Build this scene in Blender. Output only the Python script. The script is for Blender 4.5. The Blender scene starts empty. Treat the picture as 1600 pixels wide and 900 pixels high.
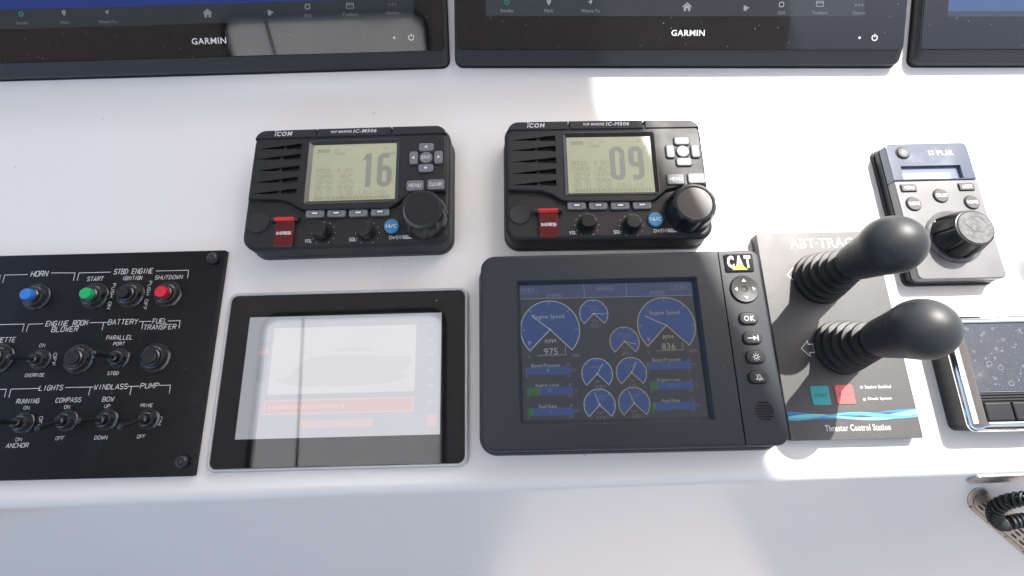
import bpy, bmesh, math, random
from mathutils import Vector, Matrix
random.seed(7)
S = 0.001
sc = bpy.context.scene
C = bpy.data.collections.new('helm'); sc.collection.children.link(C)

# ------------------------------------------------------------------ camera, sky, sun, exposure
F_PX, THETA, ROLL, CAM_H = 740.0, math.radians(15.5), math.radians(2.0), 0.48
_d = Vector((0, math.sin(THETA), -math.cos(THETA)))
_u0 = Vector((0, math.cos(THETA), math.sin(THETA))); _r0 = Vector((1, 0, 0))
CR = _r0*math.cos(ROLL) - _u0*math.sin(ROLL)
CU = _u0*math.cos(ROLL) + _r0*math.sin(ROLL)
CO = Vector((0, 0, CAM_H))
cam = bpy.data.cameras.new('camera'); cam.sensor_width = 36; cam.lens = F_PX/1600*36
cam.clip_start = 0.02; cam.clip_end = 3000
co = bpy.data.objects.new('camera', cam); sc.collection.objects.link(co)
m3 = Matrix((CR, CU, -_d)).transposed()
co.matrix_world = Matrix.Translation(CO) @ m3.to_4x4()
sc.camera = co

SUN_EL, SUN_AZ = math.radians(51), math.radians(33)      # azimuth from +Y towards +X
SUN = Vector((math.sin(SUN_AZ)*math.cos(SUN_EL), math.cos(SUN_AZ)*math.cos(SUN_EL), math.sin(SUN_EL)))
w = bpy.data.worlds.new('World'); sc.world = w; w.use_nodes = True
nt = w.node_tree; bg = nt.nodes['Background']
sky = nt.nodes.new('ShaderNodeTexSky'); sky.sky_type = 'NISHITA'; sky.sun_disc = False
sky.sun_elevation = SUN_EL; sky.sun_rotation = SUN_AZ
sky.dust_density = 3.4; sky.air_density = 1.0; sky.ozone_density = 0.6
nt.links.new(sky.outputs[0], bg.inputs[0]); bg.inputs[1].default_value = 0.15
sl = bpy.data.lights.new('sun', 'SUN'); sl.energy = 4.0; sl.angle = math.radians(0.53); sl.color = (1, .955, .89)
so = bpy.data.objects.new('sun', sl); sc.collection.objects.link(so)
so.rotation_euler = SUN.to_track_quat('Z', 'Y').to_euler(); so.location = SUN*5
vs = sc.view_settings; vs.view_transform = 'Standard'; vs.look = 'None'; vs.gamma = 1; vs.use_curve_mapping = False
EXPO = 1.18
vs.exposure = EXPO
EM = 1/2**EXPO

# ------------------------------------------------------------------ frames: pixel -> point on a real plane
class Frame:
    def __init__(s, O, ex, ey):
        s.O, s.ex, s.ey = Vector(O), Vector(ex).normalized(), Vector(ey).normalized(); s.ez = s.ex.cross(s.ey)
    def at(s, x, y, h=0.0):                       # h in mm above the plane, result in mm in the frame
        v = CR*((x-800)/F_PX) - CU*((y-450)/F_PX) + _d
        o = s.O + s.ez*(h*S)
        t = (o-CO).dot(s.ez)/v.dot(s.ez)
        q = CO + v*t - s.O
        return Vector((q.dot(s.ex), q.dot(s.ey)))/S
LOW = Frame((0, 0, 0), (1, 0, 0), (0, 1, 0))
YC = LOW.at(806, 158).y                           # the crease between the two faces of the dash
TB = math.radians(22)
UP = Frame((0, YC*S, 0), (1, 0, 0), (0, math.cos(TB), math.sin(TB)))
YE = -54.0; RE = 14.0; TL_ = math.radians(60)     # rolled lower edge, then the lower face
_ey = Vector((0, math.cos(TL_), math.sin(TL_)))
LF = Frame((0, (YE - RE*math.sin(TL_))*S, -RE*(1-math.cos(TL_))*S), (1, 0, 0), _ey)

# ------------------------------------------------------------------ materials
MATS = {}
def mat(name, col, rough=.5, ior=1.5, metal=0, emit=None, es=1, dust=0, grain=0, gscale=900, bump=0, bscale=1500,
        coat=0, trans=0, alpha=1, rvar=.08, dustcol=(.55, .55, .55), dscale=260, smudge=0, cvar=.05):
    if name in MATS: return MATS[name]
    m = bpy.data.materials.new(name); m.use_nodes = True; n = m.node_tree.nodes; l = m.node_tree.links
    b = n['Principled BSDF']; tc = n.new('ShaderNodeTexCoord')
    b.inputs['IOR'].default_value = ior; b.inputs['Metallic'].default_value = metal
    b.inputs['Coat Weight'].default_value = coat; b.inputs['Coat Roughness'].default_value = .08
    b.inputs['Transmission Weight'].default_value = trans; b.inputs['Alpha'].default_value = alpha
    def noise(scale, detail=3):
        t = n.new('ShaderNodeTexNoise'); t.inputs['Scale'].default_value = scale; t.inputs['Detail'].default_value = detail
        l.new(tc.outputs['Object'], t.inputs['Vector']); return t
    def rng(src, a, b_, c, d):
        r = n.new('ShaderNodeMapRange'); l.new(src, r.inputs[0])
        for i, v in enumerate((a, b_, c, d)): r.inputs[i+1].default_value = v
        return r.outputs[0]
    def mix(fac, a, c2, typ='MIX'):
        x = n.new('ShaderNodeMixRGB'); x.blend_type = typ
        if isinstance(fac, float): x.inputs[0].default_value = fac
        else: l.new(fac, x.inputs[0])
        for i, v in ((1, a), (2, c2)):
            if isinstance(v, tuple): x.inputs[i].default_value = (*v[:3], 1)
            else: l.new(v, x.inputs[i])
        return x.outputs[0]
    c = tuple(col)
    big = noise(14, 4)
    c = mix(rng(big.outputs[0], .35, .65, 0., 1.), tuple(x*(1-cvar) for x in col), tuple(min(1, x*(1+cvar)) for x in col))
    if grain:
        g = noise(gscale, 2); c = mix(rng(g.outputs[0], .35, .65, 0., grain), c, tuple(min(1, x*2.6+.01) for x in col))
    rr = rng(noise(45, 5).outputs[0], .3, .7, max(0.02, rough-rvar*rough), min(1, rough+rvar*(rough+.1)))
    if smudge:
        sm = rng(noise(22, 6).outputs[0], .52, .7, 0., smudge)
        add = n.new('ShaderNodeMath'); add.operation = 'ADD'; l.new(rr, add.inputs[0]); l.new(sm, add.inputs[1]); rr = add.outputs[0]
    if dust:
        v = n.new('ShaderNodeTexVoronoi'); v.inputs['Scale'].default_value = dscale
        l.new(tc.outputs['Object'], v.inputs['Vector'])
        a = rng(v.outputs['Distance'], .06, .12, 1., 0.)
        sp = n.new('ShaderNodeSeparateColor'); l.new(v.outputs['Color'], sp.inputs[0])
        k = rng(sp.outputs[0], 1-dust, 1-dust+.02, 0., 1.)
        mu = n.new('ShaderNodeMath'); mu.operation = 'MULTIPLY'; l.new(a, mu.inputs[0]); l.new(k, mu.inputs[1])
        mu2 = n.new('ShaderNodeMath'); mu2.operation = 'MULTIPLY'; l.new(mu.outputs[0], mu2.inputs[0]); mu2.inputs[1].default_value = .7
        c = mix(mu2.outputs[0], c, dustcol)
    l.new(c, b.inputs['Base Color']); l.new(rr, b.inputs['Roughness'])
    if bump:
        bn = n.new('ShaderNodeBump'); bn.inputs['Strength'].default_value = bump; bn.inputs['Distance'].default_value = .0004
        l.new(noise(bscale, 2).outputs[0], bn.inputs['Height']); l.new(bn.outputs[0], b.inputs['Normal'])
    if emit:
        b.inputs['Emission Color'].default_value = (*emit, 1); b.inputs['Emission Strength'].default_value = es*EM
    MATS[name] = m; return m
def em(name, col, k=1.0, ior=1.5, rough=.06):
    """a lit patch of a screen: dark glossy face that glows"""
    return mat(name, (.01, .01, .012), rough, ior, emit=col, es=k, rvar=.02)

GEL = mat('white_gelcoat', (.772, .770, .760), .30, 1.5, coat=.14, rvar=0, cvar=.004, dust=.02, dustcol=(.25, .23, .2), dscale=110)
RADIO = mat('radio_plastic', (.011, .0115, .013), .52, 1.45, dust=.03, bump=.12)
RADIO2 = mat('radio_plastic_band', (.018, .020, .024), .55, 1.4, bump=.06)
RUB = mat('black_rubber', (.012, .013, .015), .5, bump=.15, dust=.03)
KNOB = mat('knob_plastic', (.010, .011, .013), .3, dust=.02)
BLK = mat('black_void', (.003, .003, .003), .7)
KEY = mat('grey_translucent_key', (.165, .175, .19), .5, 1.4, dust=.02)
WHT = mat('white_print', (.72, .72, .72), .5)
DIM = mat('dim_white_print', (.42, .43, .45), .5)
GLS = mat('black_cover_glass', (.003, .0035, .005), .04, 1.6, dust=.2, dscale=230, smudge=.06)
GBZ = mat('chartplotter_bezel', (.024, .025, .028), .42, dust=.05, bump=.2)
PANEL = mat('engraved_black_laminate', (.0035, .004, .005), .30, 1.38, dust=.03, smudge=.08, bump=.04)
CATM = mat('charcoal_housing', (.0135, .0185, .026), .47, dust=.025, bump=.14)
CATK = mat('charcoal_keys', (.012, .013, .015), .45)
LCD = mat('lcd_green', (.33, .34, .235), .22, 1.5, emit=(.33, .345, .23), es=.34)  # reflective display and its segments, given glow to brighten them
LCDD = mat('lcd_segment', (.215, .22, .19), .25, emit=(.215, .22, .19), es=.3)
LCDM = mat('lcd_faint_segment', (.25, .26, .19), .25, emit=(.25, .26, .19), es=.27)
STEEL = mat('brushed_steel', (.36, .345, .32), .38, metal=1, bump=.1)
CHROME = mat('chrome', (.75, .75, .75), .06, metal=1)
ALU = mat('silver_bezel', (.40, .41, .43), .3, metal=.0)

# ------------------------------------------------------------------ mesh tools (millimetres)
def rrect(cx, cy, w, h, r, seg=5):
    rs = r if isinstance(r, (tuple, list)) else (r,)*4            # TR, TL, BL, BR
    out = []
    for i, (sx, sy) in enumerate(((1, 1), (-1, 1), (-1, -1), (1, -1))):
        q = max(.01, min(rs[i], w/2-.001, h/2-.001)); a0 = i*math.pi/2
        for k in range(seg+1):
            a = a0 + k*math.pi/2/seg
            out.append((cx + sx*(w/2-q) + q*math.cos(a), cy + sy*(h/2-q) + q*math.sin(a)))
    return out
def circ(cx, cy, r, n=32): return [(cx+r*math.cos(2*math.pi*i/n), cy+r*math.sin(2*math.pi*i/n)) for i in range(n)]
def clip(poly, nx, ny, d):
    out = []
    for i in range(len(poly)):
        a, b = poly[i], poly[(i+1) % len(poly)]
        da, db = nx*a[0]+ny*a[1]-d, nx*b[0]+ny*b[1]-d
        if da <= 0: out.append(a)
        if (da < 0 < db) or (db < 0 < da):
            t = da/(da-db); out.append((a[0]+(b[0]-a[0])*t, a[1]+(b[1]-a[1])*t))
    return out
class MB:
    def __init__(s): s.v, s.f = [], []
    def add(s, vs_, fs_):
        o = len(s.v); s.v += vs_; s.f += [tuple(i+o for i in f) for f in fs_]; return s
    def loft(s, rings, cap0=True, cap1=True):      # rings: (poly, z)
        n = len(rings[0][0]); vs_ = [(x, y, z) for p, z in rings for x, y in p]; fs_ = []
        for k in range(len(rings)-1):
            for i in range(n):
                j = (i+1) % n; fs_.append((k*n+i, k*n+j, (k+1)*n+j, (k+1)*n+i))
        if cap0: fs_.append(tuple(reversed(range(n))))
        if cap1: fs_.append(tuple(range((len(rings)-1)*n, len(rings)*n)))
        return s.add(vs_, fs_)
    def box(s, cx, cy, w, h, r, z0, z1, bev=.6, seg=4, flare=0, nb=3):    # rounded slab, rounded top edge
        rs = r if isinstance(r, (tuple, list)) else (r,)*4
        R = [(rrect(cx, cy, w+2*flare, h+2*flare, [q+flare for q in rs], seg), z0), (rrect(cx, cy, w, h, rs, seg), z1-bev)]
        for k in range(1, nb+1):
            a = k/nb*math.pi/2; i = bev*(1-math.cos(a))
            R.append((rrect(cx, cy, w-2*i, h-2*i, [max(.05, q-i) for q in rs], seg), z1-bev+bev*math.sin(a)))
        return s.loft(R)
    def prism(s, poly, z0, z1): return s.loft([(poly, z0), (poly, z1)])
    def flat(s, poly, z): return s.add([(x, y, z) for x, y in poly], [tuple(range(len(poly)))])
    def rect(s, x0, y0, x1, y1, z): return s.flat([(x0, y0), (x1, y0), (x1, y1), (x0, y1)], z)
    def lathe(s, cx, cy, prof, n=40, mod=None):   # prof: (r, z)
        R = []
        for k, (r, z) in enumerate(prof):
            R.append(([(cx+(r*(mod(k, 2*math.pi*i/n) if mod else 1))*math.cos(2*math.pi*i/n),
                        cy+(r*(mod(k, 2*math.pi*i/n) if mod else 1))*math.sin(2*math.pi*i/n)) for i in range(n)], z))
        return s.loft(R)
    def stroke(s, pts, wd, z, closed=False):
        n = len(pts); L, R = [], []
        for i in range(n):
            p = Vector(pts[i])
            a = Vector(pts[i-1]) if (i or closed) else None
            b = Vector(pts[(i+1) % n]) if (i < n-1 or closed) else None
            t1 = (p-a).normalized() if a is not None else (b-p).normalized()
            t2 = (b-p).normalized() if b is not None else t1
            n1, n2 = Vector((-t1.y, t1.x)), Vector((-t2.y, t2.x)); mm = (n1+n2)
            mm = mm.normalized() if mm.length > 1e-4 else n1
            k = wd/2/max(.4, mm.dot(n1)); L.append(p+mm*k); R.append(p-mm*k)
        vs_ = [(p.x, p.y, z) for p in L+R]; m = n if closed else n-1
        return s.add(vs_, [(n+i, n+(i+1) % n, (i+1) % n, i) for i in range(m)])
    def tube(s, pts, r, n=8):
        R = []; up = Vector((0.3, .2, 1)).normalized()
        for i, p in enumerate(pts):
            p = Vector(p); t = (Vector(pts[min(i+1, len(pts)-1)])-Vector(pts[max(i-1, 0)])).normalized()
            a = t.cross(up).normalized(); b = a.cross(t); q = r[i] if isinstance(r, list) else r
            R.append([tuple(p + a*q*math.cos(2*math.pi*k/n) + b*q*math.sin(2*math.pi*k/n)) for k in range(n)])
        fs_ = [(k*n+i, k*n+(i+1) % n, (k+1)*n+(i+1) % n, (k+1)*n+i) for k in range(len(R)-1) for i in range(n)]
        fs_ += [tuple(reversed(range(n))), tuple(range((len(R)-1)*n, len(R)*n))]
        return s.add([v for q in R for v in q], fs_)
    def cut(s, other):                              # boolean difference, result replaces this mesh
        a, b = s.mesh('tmp_a'), other.mesh('tmp_b')
        oa, ob = bpy.data.objects.new('tmp_a', a), bpy.data.objects.new('tmp_b', b)
        sc.collection.objects.link(oa); sc.collection.objects.link(ob)
        md = oa.modifiers.new('b', 'BOOLEAN'); md.object = ob; md.operation = 'DIFFERENCE'; md.solver = 'EXACT'
        me = bpy.data.meshes.new_from_object(oa.evaluated_get(bpy.context.evaluated_depsgraph_get()))
        s.v = [tuple(v.co/S) for v in me.vertices]; s.f = [tuple(p.vertices) for p in me.polygons]
        for o in (oa, ob): bpy.data.objects.remove(o)
        for q in (a, b, me): bpy.data.meshes.remove(q)
        return s
    def mesh(s, name):
        me = bpy.data.meshes.new(name); me.from_pydata([(x*S, y*S, z*S) for x, y, z in s.v], [], s.f); me.update(); return me
    def build(s, name, m, parent=None, smooth=32, label=None, kind=None):
        me = s.mesh(name); me.materials.append(m)
        bm = bmesh.new(); bm.from_mesh(me); bmesh.ops.recalc_face_normals(bm, faces=bm.faces) if smooth else None
        bm.to_mesh(me); bm.free()
        if smooth:
            me.shade_smooth(); me.set_sharp_from_angle(angle=math.radians(smooth))
        o = bpy.data.objects.new(name, me); C.objects.link(o)
        if smooth:
            wn = o.modifiers.new('weighted_normals', 'WEIGHTED_NORMAL'); wn.keep_sharp = True; wn.weight = 100
        if parent is not None: o.parent = parent
        if label: o['label'] = label
        if kind: o['kind'] = kind
        return o
class Multi:
    """flat print: every call is a piece (a part) of its own unless grouped"""
    def __init__(s): s.p = []; s.g = None
    def group(s, on=True): s.g = MB() if on else None; (s.p.append(s.g) if on else None)
    def _m(s):
        if s.g is not None: return s.g
        m = MB(); s.p.append(m); return m
    def add(s, *a): s._m().add(*a); return s
    def stroke(s, *a, **k): s._m().stroke(*a, **k); return s
    def flat(s, *a): s._m().flat(*a); return s
    def rect(s, *a): s._m().rect(*a); return s
    @property
    def v(s): return [v for m in s.p for v in m.v]
    def build(s, name, m, parent=None, smooth=0):
        for q in s.p:
            if q.v: q.build(name, m, parent, smooth)
SF = {'A': ['00 26 40', '0.8,2 3.2,2'], 'B': ['00 06 36 45 44 33 03', '33 42 41 30 00'], 'C': ['45 36 16 05 01 10 30 41'], 'D': ['00 06 26 44 42 20 00'], 'E': ['40 00 06 46', '03 33'],
 'F': ['00 06 46', '03 33'], 'G': ['45 36 16 05 01 10 30 41 43 23'], 'H': ['00 06', '40 46', '03 43'], 'I': ['20 26'], 'J': ['46 41 30 10 01'], 'K': ['00 06', '46 03', '13.8,0 1.2,3.8'.replace('13.8,0', '4,0')],
 'L': ['06 00 40'], 'M': ['00 06 22 46 40'], 'N': ['00 06 40 46'], 'O': ['10 01 05 16 36 45 41 30 10'], 'P': ['00 06 36 45 44 33 03'], 'Q': ['10 01 05 16 36 45 41 30 10', '22 40'],
 'R': ['00 06 36 45 44 33 03', '23 40'], 'S': ['01 10 30 41 42 33 13 04 05 16 36 45'], 'T': ['06 46', '26 20'], 'U': ['06 01 10 30 41 46'], 'V': ['06 20 46'], 'W': ['06 10 24 30 46'],
 'X': ['00 46', '06 40'], 'Y': ['06 23 46', '23 20'], 'Z': ['06 46 00 40'], '0': ['10 01 05 16 36 45 41 30 10'], '1': ['15 26 20'], '2': ['05 16 36 45 44 00 40'], '3': ['05 16 36 45 44 33 42 41 30 10 01', '13 33'],
 '4': ['30 36 02 42'], '5': ['46 06 03.5 33 42 41 30 10 01'.replace('03.5', '03')], '6': ['45 36 16 05 01 10 30 41 42 33 03'], '7': ['06 46 10'], '8': ['13 04 05 16 36 45 44 33 13 02 01 10 30 41 42 33'],
 '9': ['01 10 30 41 45 36 16 05 04 13 43'], '-': ['13 33'], '/': ['00 46'], '.': ['20 2,0.6'], ':': ['21 2,1.6', '24 2,4.6'], '°': ['1,4.4 1.8,4 2.6,4.4 2.6,5.4 1.8,6 1,5.4 1,4.4'], ' ': []}
def stroke_text(mb, text, cx, cy, wd, ht, z, pen=.12, shear=0.0, rot=0.0):
    adv = 5.6; n = len(text); tot = adv*n-1.6; sy = ht/6; sx = wd/tot if wd else sy*.82; c, s_ = math.cos(rot), math.sin(rot)
    one = MB()
    for i, ch in enumerate(text.upper()):
        for pl in SF.get(ch, []):
            pts = []
            for t in pl.split():
                x, y = (float(t[0]), float(t[1])) if ',' not in t else map(float, t.split(','))
                a, b = (i*adv+x-tot/2)*sx, (y-3)*sy; a += b*shear; pts.append((cx+a*c-b*s_, cy+a*s_+b*c))
            if len(pts) > 2 and pts[0] == pts[-1]: one.stroke(pts[:-1], ht*pen, z, True)
            elif pts: one.stroke(pts, ht*pen, z)
    mb.add(one.v, one.f)
_font_cache = {}
def glyphs(text, bold=0.0):   # bolder faces are set a little wider apart
    k = (text, bold)
    if k not in _font_cache:
        cu = bpy.data.curves.new('tmp_text', 'FONT'); cu.body = text; cu.resolution_u = 2; cu.offset = bold; cu.space_character = 1+bold*9; cu.fill_mode = 'FRONT'
        o = bpy.data.objects.new('tmp_text', cu); sc.collection.objects.link(o)
        me = bpy.data.meshes.new_from_object(o.evaluated_get(bpy.context.evaluated_depsgraph_get()))
        vs_ = [(v.co.x, v.co.y) for v in me.vertices]; fs_ = [tuple(p.vertices) for p in me.polygons]
        bpy.data.objects.remove(o); bpy.data.curves.remove(cu); bpy.data.meshes.remove(me)
        xs = [v[0] for v in vs_] or [0, 1]; ys = [v[1] for v in vs_] or [0, 1]
        _font_cache[k] = (vs_, fs_, min(xs), max(xs), min(ys), max(ys))
    return _font_cache[k]
def put_text(mb, text, cx, cy, wd, ht, z, bold=0.0, shear=0.0, rot=0.0):
    vs_, fs_, x0, x1, y0, y1 = glyphs(text, bold)
    sx = wd/(x1-x0) if wd else ht/(y1-y0); sy = ht/(y1-y0); c, s_ = math.cos(rot), math.sin(rot); out = []
    for x, y in vs_:
        a, b = (x-(x0+x1)/2)*sx, (y-(y0+y1)/2)*sy; a += b*shear
        out.append((cx+a*c-b*s_, cy+a*s_+b*c, z))
    mb.add(out, fs_)

def tag(o, label, cat, group=None):
    o['label'] = label; o['category'] = cat
    if group: o['group'] = group
    return o
class Dev:
    """a thing on the dash: Empty at its base; parts are built in its own millimetres"""
    def __init__(s, name, label, cat, fr, cpx, face, yaw=0.0, zoom=(0, 0, 1), group=None):
        s.fr, s.face, s.zoom = fr, face, zoom
        s.c = fr.at(*s.Z(*cpx), face); s.ca, s.sa = math.cos(yaw), math.sin(yaw)
        o = bpy.data.objects.new(name, None); C.objects.link(o); o.empty_display_size = .02
        ex = fr.ex*s.ca + fr.ey*s.sa; ey = fr.ey*s.ca - fr.ex*s.sa
        loc = fr.O + fr.ex*(s.c.x*S) + fr.ey*(s.c.y*S)
        o.matrix_world = Matrix.Translation(loc) @ Matrix((ex, ey, fr.ez)).transposed().to_4x4()
        tag(o, label, cat, group); s.o = o
    def Z(s, zx, zy): return s.zoom[0]+zx/s.zoom[2], s.zoom[1]+zy/s.zoom[2]
    def l(s, zx, zy, h=None):
        p = s.fr.at(*s.Z(zx, zy), s.face if h is None else h) - s.c
        return (p.x*s.ca+p.y*s.sa, -p.x*s.sa+p.y*s.ca)
    def k(s, zx, zy, h=None):                       # mm per zoom pixel, across and up
        a, b = s.l(zx-5, zy, h), s.l(zx+5, zy, h); c, d = s.l(zx, zy+5, h), s.l(zx, zy-5, h)
        return (b[0]-a[0])/10, (d[1]-c[1])/10
    def stext(s, mb, t, zx, zy, zw, zh, z=None, shear=0.0, rot=0.0, h=None, pen=.115):
        h = s.face if h is None else h
        x, y = s.l(zx, zy, h); kx, ky = s.k(zx, zy, h)
        if abs(rot) > 1: kx, ky = ky, kx
        stroke_text(mb, t, x, y, zw*kx, zh*ky, z if z is not None else h+.15, pen, shear, rot)
    def text(s, mb, t, zx, zy, zw, zh, z=None, bold=0.0, shear=0.0, rot=0.0, h=None):
        h = s.face if h is None else h
        x, y = s.l(zx, zy, h); kx, ky = s.k(zx, zy, h)
        if abs(rot) > 1: kx, ky = ky, kx
        put_text(mb, t, x, y, zw*kx if zw else None, zh*ky, z if z is not None else h+.15, bold, shear, rot)

# ------------------------------------------------------------------ the dash moulding
def dash():
    prof = []
    yt = 300.0; tl = 26.0                                 # upper face, crease fillet, lower face
    cu, su = math.cos(TB), math.sin(TB)
    for q in (560, 400, 260, 150, 80, 45): prof.append((YC+q*cu, q*su))
    R = tl/math.tan(TB/2)
    for k in range(0, 9):
        a = TB*(1-k/8); prof.append((YC-tl+R*math.sin(a), R*(1-math.cos(a))))
    for y in (280, 200, 120, 40, -20): prof.append((y, 0))
    for k in range(0, 13):
        a = TL_*k/12; prof.append((YE-RE*math.sin(a), -RE*(1-math.cos(a))))
    y0, z0 = prof[-1]
    for q in (6, 14, 40, 120, 260, 520): prof.append((y0-q*math.cos(TL_), z0-q*math.sin(TL_)))
    nL = 6
    xs = [-1500, -1000, -700, -520, -452, -440, -428, -400, -200, 0, 200, 400, 600, 900, 1300]
    mb = MB(); n = len(prof); vs_ = []
    for x in xs:
        for i, (y, z) in enumerate(prof):
            if i >= n-nL and x < -440:                    # the lower face turns back a little at the left
                d = min(1, (-440-x)/12*.25 + 0)*0 + min(60, (-440-x)*.10); y += d*.6*min(1, (i-(n-nL)+1)/3); z -= d*.3*min(1, (i-(n-nL)+1)/3)
            vs_.append((x, y, z))
    fs_ = [(a*n+i, a*n+i+1, (a+1)*n+i+1, (a+1)*n+i) for a in range(len(xs)-1) for i in range(n-1)]
    mb.add(vs_, fs_)
    o = mb.build('dashboard', GEL, smooth=60); o['kind'] = 'structure'; o['label'] = 'white glossy moulded dashboard with a rolled lower edge'
dash()
dk = MB(); dk.rect(-4000, -4000, 4000, 2500, -900)
o = dk.build('deck', mat('cream_deck', (.38, .32, .27), .6, grain=.3, gscale=60), smooth=0); o['kind'] = 'structure'

# hardtop overhead (out of the picture): its edge throws the shade over the left of the dash, its hatch shows in the screens
def hardtop():
    o = bpy.data.objects.new('hardtop', None); C.objects.link(o); o.location = (0, 0, 1.7)
    tag(o, 'white hardtop roof over the helm, outside the picture, shading the left of the dashboard', 'roof')
    e = [(868, 1485), (990, 1109)]; sl_ = (e[1][0]-e[0][0])/(e[1][1]-e[0][1])
    fx = lambda y: e[0][0]+(y-e[0][1])*sl_
    poly = [(fx(2400), 2400), (-2300, 2400), (-2300, -2000), (2400, -2000), (2400, -150), (fx(0), 0)]
    mb = MB(); mb.prism(poly, 0, 45)
    ct = MB(); ct.prism(rrect(-745, 0, 830, 1000, 60), -20, 80)
    mb.cut(ct); mb.build('roof_panel', mat('hardtop_white', (.62, .63, .65), .4), o)
    MB().prism([(1900, 1030), (1900, 600), (2450, 600), (2450, -149), (2401, -149), (2401, -2000), (3000, -2000), (3000, 1030)], 0, 45).build('added_shade_slab', mat('hardtop_white', (.62, .63, .65), .4), o)  # unseen slab added to shade the deck mirrored in the lower right face
    hm = bpy.data.materials.new('white_acrylic_hatch'); hm.use_nodes = True; n = hm.node_tree.nodes; l = hm.node_tree.links
    tr = n.new('ShaderNodeBsdfTranslucent'); tr.inputs[0].default_value = (.9, .9, .9, 1)
    nz = n.new('ShaderNodeTexNoise'); nz.inputs['Scale'].default_value = 5; tcn = n.new('ShaderNodeTexCoord'); l.new(tcn.outputs['Object'], nz.inputs[0])
    mr = n.new('ShaderNodeMixRGB'); mr.inputs[1].default_value = (.85, .85, .86, 1); mr.inputs[2].default_value = (.92, .92, .91, 1); l.new(nz.outputs[0], mr.inputs[0]); l.new(mr.outputs[0], tr.inputs[0])
    l.new(tr.outputs[0], n['Material Output'].inputs[0])
    MB().prism(rrect(-745, 0, 826, 996, 58), 20, 24).build('hatch_panel', hm, o)
    fr_ = MB(); fr_.loft([(rrect(-745, 0, 870, 1040, 80), -6), (rrect(-745, 0, 828, 998, 60), -6), (rrect(-745, 0, 828, 998, 60), -.5), (rrect(-745, 0, 870, 1040, 80), -.5), (rrect(-745, 0, 870, 1040, 80), -6)], False, False)
    fr_.build('hatch_frame', RUB, o)
    MB().tube([(-950, -520, 14), (-990, 520, 14)], 6).build('hatch_rail', RUB, o)
hardtop()

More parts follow.
